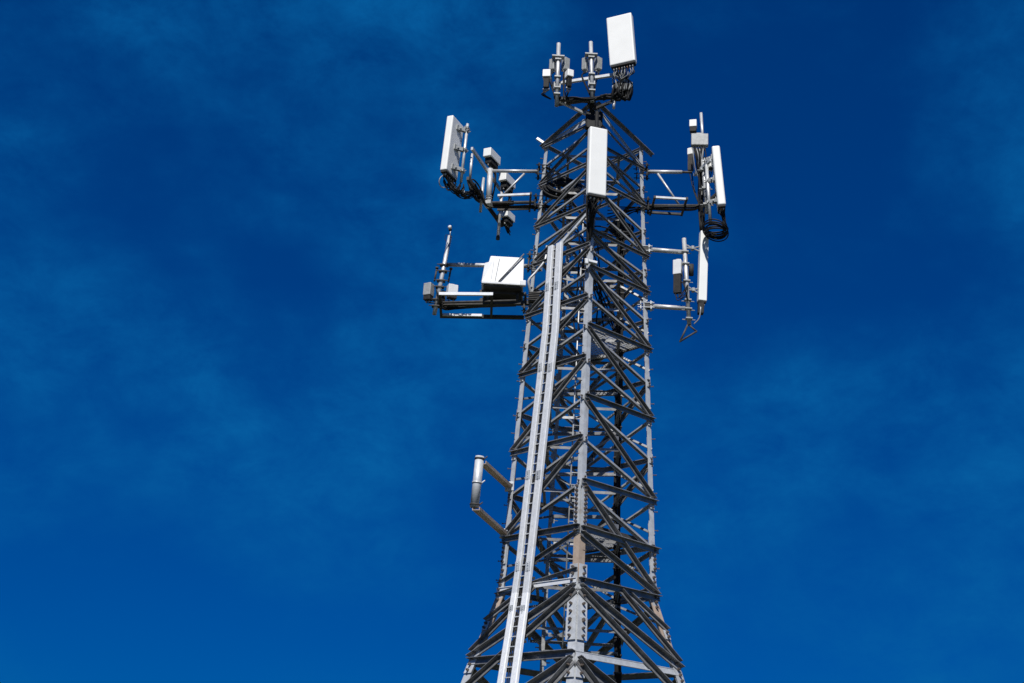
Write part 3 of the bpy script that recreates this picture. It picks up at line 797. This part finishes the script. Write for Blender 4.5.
for f_ in (.16, .30, .50, .72, .82, .93):
    c = p30.lerp(p31, f_); mb.obox(c, X3, Y3, ax3, .16, .15, .03, .003)
    mb.tube(c - X3 * .15 + Y3 * .06, c + X3 * .16 + Y3 * .06, .011, 6)
mb.build('clamp', GREYP, m3)
mb = MB(); tri = [p31 + Z3 * .02 + X3 * -.03, atY(696.5, 331.5, Y3_ - .05), atY(680, 341.5, Y3_ - .05)]
tri2 = [tri[0] + (tri[1] - tri[0]) * 1, tri[1], tri[2]]
for a_, b_ in ((0, 1), (1, 2), (2, 0)): mb.tube(tri[a_], tri[b_], .022, 8)
for q_ in tri: mb.ball(q_, .024, 8)
mb.build('triangle_bracket', DARKSTEEL, m3)
t3, b3 = atY(704, 232.3, Y3_ - .05), atY(701.8, 301.8, Y3_ - .05)
ant3, ports3, _ = panel_antenna('slim white panel antenna on the leaning pipe at the lower right of the tower', t3, b3, .20, .18, V((.12, -1, 0)).normalized(), 2, 2, bev=.02, plen=.2)
mb = MB(); axx = (t3 - b3).normalized(); mb.obox(b3 - axx * .16 - X3 * .02, X3, Y3, axx, .14, .15, .32, .02); mb.build('lower_housing', DARK, ant3)
for f_ in (.22, .82):
    a_ = t3.lerp(b3, f_) - X3 * .07; b_ = p30.lerp(p31, f_ * .78 + .0)
    mb = MB(); b_ = p30 + (p31 - p30) * ((a_.z - p30.z) / (p31.z - p30.z)) + Z3 * .08
    mid = (a_ + b_) / 2 - Z3 * .07
    for (s1, s2) in ((b_, mid), (mid, a_ + Z3 * .02), (b_ - Z3 * .1, mid), (mid, a_ - Z3 * .12)): mb.tube(s1, s2, .018, 6)
    mb.obox(mid, X3, Y3, Z3, .07, .12, .09, .01); mb.obox(a_, X3, Y3, Z3, .03, .12, .2)
    mb.build('bracket', GREYP, ant3)
r5, prt5 = radio_unit('thin white and grey radio unit on the left side of the leaning pipe', atY(677.6, 277, Y3_ + .05), V((-.5, -1, 0)).normalized(), .20, .13, .85, shade=.45, nports=2, body=DARK, cover=PAINT)
mb = MB(); c = atY(691.2, 270, Y3_ + .1); mb.tube(c - Z3 * .14, c + Z3 * .14, .06, 14)
tag(mb.build('surge_arrester', DARK), 'dark round canister clamped behind the leaning pipe', 'canister')
cj = thing('jumper_cables', 'grey and black jumper leads around the leaning pipe at the lower right', 'cables', atY(690, 300, Y3_), 'jumper cables below antennas')
cables(cj, prt5 + prt5, [atY(680, 300, Y3_), atY(684, 294, Y3_ - .1)], [atY(687, 285, Y3_ - .08), atY(688, 297, Y3_ - .08)], .010, .06)
cables(cj, [atY(681, 268, Y3_), atY(680, 280, Y3_)], [atY(684, 288, Y3_ - .1)], [atY(688, 300, Y3_ - .1)], .010, .05)
cables(cj, ports3[:1], [atY(701, 308, Y3_ - .2), atY(699, 318, Y3_ - .15)], [atY(694, 324, Y3_ - .05)], .014, .01, m=PIPE)

# ================================================================== LOWER LEFT MOUNT WITH CABINET
zU4 = legy('L', 262); zL4 = legy('L', 303)
hU, hL = leg('L', zU4), leg('L', zL4)
eU4 = atZ(446, 264.6, zU4); eL4 = atZ(439, 304, zL4)
m4 = thing('platform_mount', 'boom mount of parallel steel arms at the lower left carrying a white cabinet', 'antenna mount', eL4)
leg_clamp(m4, 'L', zU4, .5, DARKSTEEL, .28); leg_clamp(m4, 'L', zL4, .5, DARKSTEEL, .28)
pipe(m4, hU + DIR['L'] * .1 + Y3 * .25, eU4, .05, 'arm', hollow=False)
n1_, n2_ = atZ(439, 293.8, zL4), atZ(493, 294.2, zL4)
mb = MB(); mb.obox((n1_ + n2_) / 2, (n2_ - n1_).normalized(), Y3, Z3, (n2_ - n1_).length, .06, .07); mb.build('arm', BRIGHT, m4)
mb = MB(); mb.obox((eL4 + hL) / 2, (hL - eL4).normalized(), Y3, Z3, (hL - eL4).length, .12, .09); mb.build('arm', DARKSTEEL, m4)
f1_, f2_ = atZ(440, 316, zL4), atZ(524, 317.5, zL4)
mb = MB(); mb.obox((f1_ + f2_) / 2, (f2_ - f1_).normalized(), Y3, Z3, (f2_ - f1_).length, .10, .08); mb.build('arm', DARKSTEEL, m4)
mb = MB(); f3_ = f1_.lerp(f2_, .5); mb.obox((f1_ + f3_) / 2 - Y3 * .09, (f3_ - f1_).normalized(), Y3, Z3, (f3_ - f1_).length, .05, .06); mb.build('arm', BRIGHT, m4)
for t_, ex in ((.02, 0), (.6, 0)):
    a_ = n1_.lerp(n2_, t_ / .6 * .98 if t_ > .1 else .02); b_ = f1_.lerp(f2_, t_ * 1.02 if t_ > .1 else .015)
    mb = MB(); d_ = (b_ - a_).normalized(); mb.obox((a_ + b_) / 2 + Z3 * -.02, d_, d_.cross(Z3), Z3, (b_ - a_).length, .06, .05); mb.build('cross_piece', DARKSTEEL, m4)
for y_ in (-.15, .15):
    a_ = eL4 + V((.1, y_, -.02)); b_ = hL + V((-.3, y_, -.02)); MB().tube(a_, b_, .028, 10).build('arm', DARKSTEEL, m4)
YM = (eU4.y + eL4.y) / 2 - .08
p40, p41 = atY(450, 236, YM), atY(434.3, 314.5, YM)
pipe(m4, p40, p41, .052)
ax4 = (p40 - p41).normalized()
for f_ in (.38, .46, .58, .66, .82, .9):
    c = p40.lerp(p41, f_); mb = MB(); mb.obox(c, X3, Y3, ax4, .2, .16, .03, .003); mb.tube(c - X3 * .17 - Y3 * .05, c + X3 * .17 - Y3 * .05, .012, 6)
    mb.build('clamp', DARKSTEEL, m4)
for s_ in (-1, 1):
    mb = MB(); c = p40.lerp(p41, .52) + X3 * .17 * s_ + Y3 * .1; mb.tube(c - ax4 * .1, c + ax4 * .26, .022, 8); mb.tube(c + ax4 * .24, c + ax4 * .28, .04, 8); mb.build('stub', DARKSTEEL, m4)
ga = thing('beacon', 'small white ball beacon on the tip of the lower left pipe', 'beacon', p40)
MB().tube(p40, atY(450.5, 230, YM), .014, 8).build('stem', PIPE, ga)
MB().ball(atY(450, 227.3, YM), .052, 16).build('ball', PAINT, ga); MB().tube(atY(450.2, 230.4, YM), atY(450.1, 229, YM), .04, 12).build('base', DARK, ga)
mb = MB(); mb.path(spline([p40 + Z3 * .02, atY(446, 235, YM), atY(445, 239, YM), atY(447.5, 244, YM)], 6), .006, 5); mb.build('wire', BLACK, ga)
r6, p6 = radio_unit('grey radio unit hanging left of the lower left pipe', atY(428.6, 292.5, YM - .05), V((-.5, -1, 0)).normalized(), .20, .18, .42, shade=.75, cover=GREYP, nports=2)
r7, p7 = radio_unit('pale radio unit hanging right of the lower left pipe', atY(452, 292.5, YM - .05), V((.35, -1, 0)).normalized(), .24, .18, .34, shade=.8, cover=PAINT, nports=2)
r8, p8 = radio_unit('tiny dark radio unit behind the lower left pipe', atY(442.5, 297, YM + .2), V((0, -1, 0)), .16, .12, .26, shade=.3, cover=GREYP, nports=2)
cj2 = thing('jumper_cables', 'black jumper cables tangled round the lower left pipe', 'cables', p41, 'jumper cables below antennas')
cables(cj2, p6 + p7 + p8, [atY(438, 302, YM - .05), atY(441, 306, YM)], [atY(450, 308, YM + .05), atY(436, 290, YM - .08), atY(443, 285, YM - .08)], .010, .07)
for k in range(5): MB().path(spline([jit(atY(440, 303, YM), .04), jit(atY(446, 309, YM + .05), .03), jit(atY(470, 307.5, YM + .1), .02), jit(atY(500, 306, YM + .1), .02), hL + V((-.1, .05, .02 * k))], 6), .013, 6).build('cable', BLACK, cj2)

# white cabinet: front face leaning back, deep underside
zc = 11.92
B = [atZ(482.2, 284.2, zc), atZ(523.2, 284.6, zc)]
yn = (B[0].y + B[1].y) / 2
zc_world = CZ + zc
dpt = 1.0
b0 = V((B[0].x, yn, zc_world)); b1 = V((B[1].x, yn, zc_world)); b2 = b1 + V((.03, dpt, 0)); b3_ = b0 + V((.0, dpt, 0))
yt = yn + .10
t0 = atY(490.6, 256.2, yt); t1 = atY(524.2, 257, yt); zt = (t0.z + t1.z) / 2; t0.z = t1.z = zt
t2 = V((t1.x, yn + dpt - .05, zt)); t3_ = V((t0.x, yn + dpt - .05, zt))
cab = thing('equipment_cabinet', 'large white equipment cabinet with underside coloured dark for shade on the lower left boom', 'cabinet', (b0 + b2) / 2)
MB().hexa([b0, b1, b2, b3_, t0, t1, t2, t3_], .02).build('housing', PAINT, cab)
e_ = Z3 * .02
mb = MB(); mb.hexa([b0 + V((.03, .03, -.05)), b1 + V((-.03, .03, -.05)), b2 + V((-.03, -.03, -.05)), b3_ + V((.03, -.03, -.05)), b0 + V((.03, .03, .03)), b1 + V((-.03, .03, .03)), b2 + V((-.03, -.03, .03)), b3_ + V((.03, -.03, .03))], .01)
mb.build('underside', DARKSTEEL, cab)  # dark slab puts the shade under the white cabinet into its colour
mb = MB(); q0, q1 = atY(484.8, 263.2, yn + .05), atY(491, 260.5, yn + .08)
mb.hexa([b0 + V((-.02, -.015, .03)), b0 + V((.2, -.015, .03)), b0 + V((.2, .6, .03)), b0 + V((-.02, .6, .03)), q0 + V((0, -.02, 0)), q1 + V((.08, -.02, 0)), q1 + V((.08, .5, 0)), q0 + V((0, .5, 0))], .01)
mb.build('side_cover', PAINT, cab)
mb = MB(); mb.obox((b0 + b1) / 2 + V((0, -.02, .02)), X3, Y3, Z3, (b1 - b0).length + .03, .03, .05, .006); mb.build('drip_edge', PAINT, cab)
mb = MB(); s0, s1 = atY(499.5, 258.5, yn + .075), atY(494.5, 283, yn - .012); mb.tube(s0, s1, .006, 6); mb.build('seam', GREYP, cab)
mb = MB(); mb.obox(atY(523, 283.5, yn - .05), X3, Y3, Z3, .14, .1, .14, .02); mb.build('latch', PAINT, cab)
for k in range(2):
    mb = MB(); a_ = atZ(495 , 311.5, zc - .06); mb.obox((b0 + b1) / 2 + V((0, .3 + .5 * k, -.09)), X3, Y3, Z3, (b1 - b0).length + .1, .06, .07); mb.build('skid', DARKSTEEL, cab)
# hangers joining the cabinet to the boom
for x_ in (b0.x + .15, b1.x - .12):
    mb = MB(); mb.tube(V((x_, hL.y, CZ + zL4)), V((x_, hL.y, zc_world)), .03, 8); mb.build('hanger', DARKSTEEL, m4)
MB().tube(atY(524, 254, yn + .06), atY(498.6, 281.6, yn - .025), .018, 8).build('stay_rod', BRACE, m4)
mb = MB(); mb.path(spline([atY(547, 246, hU.y - .2), atY(545, 260, hU.y - .35), atY(536, 272, hU.y - .35), atY(529, 280, hU.y - .35), atY(529.5, 288, hU.y - .3), atY(532, 298, hU.y - .2)], 8), .03, 8)
tag(mb.build('flexible_conduit', PIPE), 'curved grey conduit between the white cabinet and the cable ladder', 'conduit')
jb = thing('leg_junction_box', 'dark ribbed box clamped to the left leg beside the white cabinet', 'box', leg('L', zL4, .05))
mb = MB(); c = atY(534, 297.5, hL.y - .2); mb.obox(c, X3, Y3, Z3, .26, .16, .24, .01)
for k in range(5): mb.obox(c + V((0, -.09, -.09 + .045 * k)), X3, Y3, Z3, .27, .02, .015)
mb.build('body', DARKSTEEL, jb)
mb = MB()
c = atY(537, 266, hU.y - .12)
for k in range(7): mb.tube(c + V((-.11, 0, -.13 + .045 * k)), c + V((.13, 0, -.12 + .045 * k)), .012, 6)
mb.build('ribs', GREYP, jb)

# ================================================================== STAND-OFF PIPE (far lower left)
zA, zB_ = legy('L', 487), legy('L', 534)
sA, sB = leg('L', zA), leg('L', zB_)
tA, tB = atZ(482, 462, zA), atZ(475.5, 508.0, zB_)
so_ = thing('standoff_pipe', 'short thick grey pipe held off the left leg by two arms', 'pipe', tB)
for a_, b_ in ((sA, tA), (sB, tB)):
    d = (b_ - a_).normalized(); s_ = d.cross(Z3).normalized()
    mb = MB(); mb.extr([(-.08, -.035), (.08, -.035), (.08, .035), (.066, .035), (.066, -.022), (-.066, -.022), (-.066, .035), (-.08, .035)], a_ - d * .05, b_ - d * .04, s_, Z3); mb.build('arm', RUSTY, so_)
    mb = MB(); mb.obox(a_ + V((0, -.02, .0)), X3, Y3, Z3, .2, .16, .2, .01); bolt(mb, a_ + V((.05, -.1, .05)), -Y3); bolt(mb, a_ + V((-.05, -.1, -.05)), -Y3); mb.build('clamp', STEEL, so_)
YS = (tA.y + tB.y) / 2 - .05
g0, g1 = atY(479.8, 456.5, YS), atY(474.4, 507.5, YS)
gax = (g0 - g1).normalized()
MB().tube(g0, g1, .092, 24, hollow=True).build('pipe', STEEL, so_)
for c in (g0 - gax * .05, g0.lerp(g1, .52), g1 + gax * .06):
    mb = MB(); mb.tube(c - gax * .016, c + gax * .016, .104 if c is not g0 else .1, 24); 
    mb.tube(c + V((.1, -.02, 0)), c + V((.16, 0, .06)), .014, 6); mb.build('band', DARKSTEEL if (c - g0).length < .2 or (c - g1).length < .2 else PIPE, so_)

# ================================================================== TOP SECTOR ON THE NEAR LEG
YT = leg('N', 16.3).y - .45
fT = V((.93, -.36, 0)).normalized()
bu = atY(591.5, 76.5, YT); bl = atY(592, 97.5, YT)
mT = thing('sector_mount', 'steel sector mount with upright pipes on the very top of the tower', 'antenna mount', leg('N', 16.4), 'sector mounts on the tower')
for base, a1, a2, m_, w_ in ((bu, -.98, .85, STEEL, .07), (bl, -.85, .95, DARKSTEEL, .075)):
    a_, b_ = base + fT * a1 + Y3 * .08, base + fT * a2 + Y3 * .08
    mb = MB(); mb.obox((a_ + b_) / 2, fT, fT.cross(Z3), Z3, (b_ - a_).length, w_, w_); mb.build('rail', m_, mT)
MB().obox((bl + leg('N', 16.35)) / 2 + Y3 * .1, (leg('N', 16.35) - bl).normalized(), X3, Z3, (leg('N', 16.35) - bl).length + .1, .12, .1).build('arm', DARKSTEEL, mT)
MB().tube(bu + Y3 * .1, leg('N', 16.3) + Z3 * .0, .03, 8).build('brace', DARKSTEEL, mT)
MB().obox(bl + fT * -.45 + V((0, .3, -.03)), V((.8, .6, 0)).normalized(), V((-.6, .8, 0)), Z3, .9, .06, .06).build('brace', PIPE, mT)
MB().obox(bl + fT * .45 + V((0, .3, -.03)), V((-.7, .7, 0)).normalized(), V((.7, .7, 0)), Z3, .9, .06, .06).build('brace', DARKSTEEL, mT)
MB().obox(bl + fT * -.4 + V((0, .02, -.0)), V((1, 0, 0)), Y3, Z3, .7, .12, .05).build('tray', DARKSTEEL, mT)
YA, YB, YC = YT - fT.y * -.85, YT, YT + fT.y * .5
YA = YT + .05
a0, a1 = atY(558.7, 43.5, YA), atY(556.6, 106, YA)
bb0, bb1 = atY(590.8, 42, YB - .03), atY(592.4, 102, YB - .03)
pipe(mT, a0, a1, .048); pipe(mT, bb0, bb1, .046)
pipe(mT, atY(612.8, 76, YT - .15), atY(613.6, 107, YT - .15), .022)
MB().tube(atY(613.8, 101, YT - .2), atY(613.8, 108.5, YT - .2), .034, 10).build('pipe_cap', PIPE, mT)
MB().tube(atY(606, 102.6, YT - .1), atY(616, 102.8, YT - .15), .02, 8).build('arm', PIPE, mT)
for p_, q_ in ((a0, a1), (bb0, bb1)):
    axp = (p_ - q_).normalized()
    mb = MB()
    for f_ in (.22, .27, .55, .72, .82):
        c = p_.lerp(q_, f_); wd_ = .30 if f_ in (.22,) else .15
        mb.obox(c, X3, Y3, axp, wd_, .15, .035, .004)
    mb.obox(p_.lerp(q_, .66) + Y3 * .08, X3, Y3, Z3, .17, .1, .2, .01)
    mb.build('clamp', GREYP, mT)
cT = thing('jumper_cables', 'black jumper cables hanging from the radios on the tower top', 'cables', bl, 'jumper cables below antennas')
for (lab, px, py, Y_, wd, ht, sh, body, cov, face) in (
    ('white radio unit at the left end of the top mount', 546.6, 80, YA - .12, .19, .52, .42, DARK, WHITE, (-.15, -1)),
    ('white radio unit just right of the left top pipe', 569, 79.5, YA - .05, .16, .50, .42, DARK, WHITE, (.4, -1)),
    ('grey finned radio unit left of the left top pipe', 552.8, 65.5, YA + .12, .14, .30, .3, GREYP, None, (-.5, -1)),
    ('grey finned radio unit right of the left top pipe', 565.5, 65, YA + .15, .16, .34, .3, GREYP, None, (.6, -1)),
    ('grey finned radio unit left of the middle top pipe', 585.3, 65, YB + .12, .13, .34, .3, GREYP, None, (-.6, -1)),
    ('grey finned radio unit right of the middle top pipe', 598, 64.5, YB + .12, .15, .34, .3, GREYP, None, (.6, -1))):
    t_, pr = radio_unit(lab, atY(px, py, Y_), V((face[0], face[1], 0)).normalized(), wd, .17, ht * (1 if cov is None else .9), shade=sh, body=BLACK if cov else body, cover=cov, nports=5 if cov else 3, bsc=.68 if cov else .9)
    tgt = atY(px + (560 - px) * .3 if px < 575 else 592, 99, YT + .1)
    cables(cT, pr, [pr[0] + V((0, 0, -.12))], [tgt], .011, .05)
for k in range(10):
    pts = [jit(atY(556, 97 + .4 * k, YT + .2), .05), jit(atY(575, 98.5, YT + .05), .04), jit(atY(590, 99, YT - .05), .04), jit(atY(606, 96, YT - .15), .04), jit(atY(622, 93, YT - .3), .06)]
    MB().path(spline(pts, 6), .015, 6).build('cable', BLACK, cT)
YQ = YT - .30
tT, bT = atY(619.6, 17.2, YQ - .15), atY(623.4, 65.2, YQ - .15)
nT = V((-.36, -.93, 0)).normalized()
pq0, pq1 = atY(620.5, 30, YQ + .12), atY(624.5, 96, YQ + .12)
pipe(mT, pq0, pq1, .04)
antT, portsT, _ = panel_antenna('wide white panel antenna standing highest on top of the tower', tT, bT, .62, .20, nT, 8, 2, pipe_at=(pq0, (pq0 - pq1).normalized(), .04), bev=.03, plen=.18)
cTT = thing('cable_bundle', 'dense fan of black cables under the wide top panel antenna', 'cables', atY(625, 100, YQ), 'jumper cables below antennas')
for i, s_ in enumerate(portsT * 2):
    x = 615.5 + 15 * ((i * 7) % 16) / 15
    pts = [s_, s_ + V((random.uniform(-.02, .02), 0, -.14)), jit(atY(x + 1, 82, YQ - .08), .02), jit(atY(x, 90, YQ - .05), .03)]
    MB().path(spline(pts, 6), .009, 6).build('cable', GREYP if i % 3 == 0 else BLACK, cTT)
for i in range(56):
    x = 614 + 17.5 * ((i * 7) % 26) / 25
    pts = [jit(atY(x + .8, 84 + random.uniform(-2, 3), YQ - .08 + .005 * i), .01), jit(atY(x + random.uniform(-2, 1), 92, YQ - .04 + .006 * i), .03), jit(atY(x - .5 + random.uniform(-2.5, 1), 98.5 + random.uniform(-4, 1.5), YQ + .006 * i), .03), jit(atY(x - random.uniform(3, 10), 96, YQ + .12), .05), jit(atY(602, 97.5, YT - .05), .04)]
    MB().path(spline(pts, 6), .03, 6).build('cable', BLACK, cTT)

# front panel hanging before the near leg
YF = leg('N', 14).y - .62
tF, bF = atY(597.8, 129.2, YF), atY(596, 196.4, YF)
pf0, pf1 = atY(597, 112, YF + .28), atY(594.5, 212, YF + .28)
mF = thing('pipe_mount', 'shade-blackened pipe mount clamped to the near leg behind the front panel antenna', 'antenna mount', pf1)
pipe(mF, pf0, pf1, .045, 'pipe', BLACK)  # mount coloured black to stand for the shade behind the panel
for f_ in (.18, .86):
    c = pf0.lerp(pf1, f_); l_ = leg('N', c.z - CZ); l_ = V((l_.x, l_.y, c.z))
    MB().obox((c + l_) / 2, (l_ - c).normalized(), X3, Z3, (l_ - c).length + .1, .12, .12).build('arm', BLACK, mF); leg_clamp(mF, 'N', c.z - CZ, .3)
antF, portsF, _ = panel_antenna('tall white panel antenna hanging in front of the near leg', tF, bF, .44, .18, V((.28, -1, 0)).normalized(), 4, 2, pipe_at=(pf0, (pf0 - pf1).normalized(), .045), bev=.035)
bx = thing('junction_box', 'shade-blackened junction box behind the top of the front panel antenna', 'box', atY(594, 125, YF + .5))
mb = MB(); mb.obox(atY(594, 121, YF + .62), X3, Y3, Z3, .40, .22, .42, .02); mb.build('body', BLACK, bx)  # box coloured black because it sits in shade behind the panel
mb = MB(); mb.obox(atY(594, 121, YF + .50), X3, Y3, Z3, .34, .02, .36, .01); mb.build('door', BLACK, bx)
cF = thing('feeder_cables', 'thick black feeder cables running down the near leg below the front panel antenna', 'cables', leg('N', 12), 'feeder cables along the mounts')
for k in range(8):
    x = 586 + 1.3 * k
    pts = [jit(bl + V((-.1 + .02 * k, .1, -.05)), .03), jit(atY(591 + .3 * k, 118, YF + .55), .03), jit(atY(588 + .8 * k, 160, YF + .45), .04), jit(atY(x, 200, YF + .48), .05), jit(atY(587 + .5 * k, 230, YF + .52), .05), jit(atY(587 + .4 * k, 255, YF + .62), .04), jit(atY(589 + .6 * k, 272, YF + .8), .05), jit(atY(600 + 1.2 * k, 300, TY + .2), .1), rp[1] + V((.01 * k, 0, -.3))]
    MB().path(spline(pts, 6), .016, 6).build('cable', BLACK, cF)
cables(cF, portsF, [atY(594, 212, YF + .1), atY(592, 222, YF + .3)], [atY(590, 240, YF + .5)], .012, .05)
mb = MB(); c = leg('N', legy('N', 264)) + V((.02, -.12, 0)); mb.obox(c, V((.97, 0, -.2)).normalized(), Y3, V((.2, 0, .97)).normalized(), .30, .12, .06, .01); mb.obox(c + V((-.1, -.04, -.03)), X3, Y3, Z3, .09, .12, .13, .02)
tag(mb.build('cable_hanger', STEEL), 'pale bracket gripping the cables on the near leg below the front antenna', 'bracket')

# coiled cables stored inside the tower top
for (px, py, Y_, r_, n_, lab, tl) in ((562, 188, TY - .15, .40, 22, 'large coil of black cable stored inside the tower top left of the front antenna', .85), (623, 230, TY + .3, .24, 14, 'small coil of black cable inside the tower right of the front antenna', .9)):
    t_ = thing('cable_coil', lab, 'cable coil', atY(px, py + 12, Y_)); c = atY(px, py, Y_)
    for k in range(n_):
        rr = r_ * random.uniform(.62, 1.05); o_ = jit(V((0, 0, 0)), .09); pts = []; ph = random.uniform(-.2, .2)
        for a in range(26):
            q = 2 * pi * a / 26; pts.append(c + o_ + V((cos(q) * rr, sin(q) * rr * .7, sin(q + ph) * rr * tl)))
        MB().path(pts, .026, 6, closed=True).build('loop', BLACK, t_)
    mb = MB()
    for q in (0.4, 2.4, 4.3): mb.obox(c + V((cos(q) * r_ * .85, sin(q) * r_ * .6, sin(q) * r_ * tl * .85)), X3, Y3, Z3, .03, .2, .16, .005)
    mb.build('strap', GREYP, t_)
# slack leads inside the upper half of the tower
for k in range(6):
    x0 = 560 + 5 * k
    t_ = thing('inner_feeder', ['black feeder swinging from the left mount to the inner pole', 'black feeder crossing behind the front antenna', 'black feeder dropping beside the inner ladder', 'black feeder curving round the large cable coil', 'black feeder passing under the small cable coil', 'black feeder reaching from the right mount to the riser'][k], 'cable', atY(x0, 300, TY))
    pts = [jit(V((TX + (-.8 if k < 3 else .7), TY, CZ + 14.2 - .2 * k)), .1), jit(V((TX - .4 + .15 * k, TY - .1, CZ + 13.4)), .2), jit(V((TX - .3 + .12 * k, TY + .2, CZ + 12.3)), .15), jit(V((TX - .2 + .12 * k, TY + .25, CZ + 11)), .1), rp[1] + V((-.05 + .02 * k, -.03, -.5)), rp[1].lerp(rp[2], .8) + V((-.05 + .02 * k, -.03, 0))]
    MB().path(spline(pts, 10), .018, 6).build('cable', BLACK, t_)
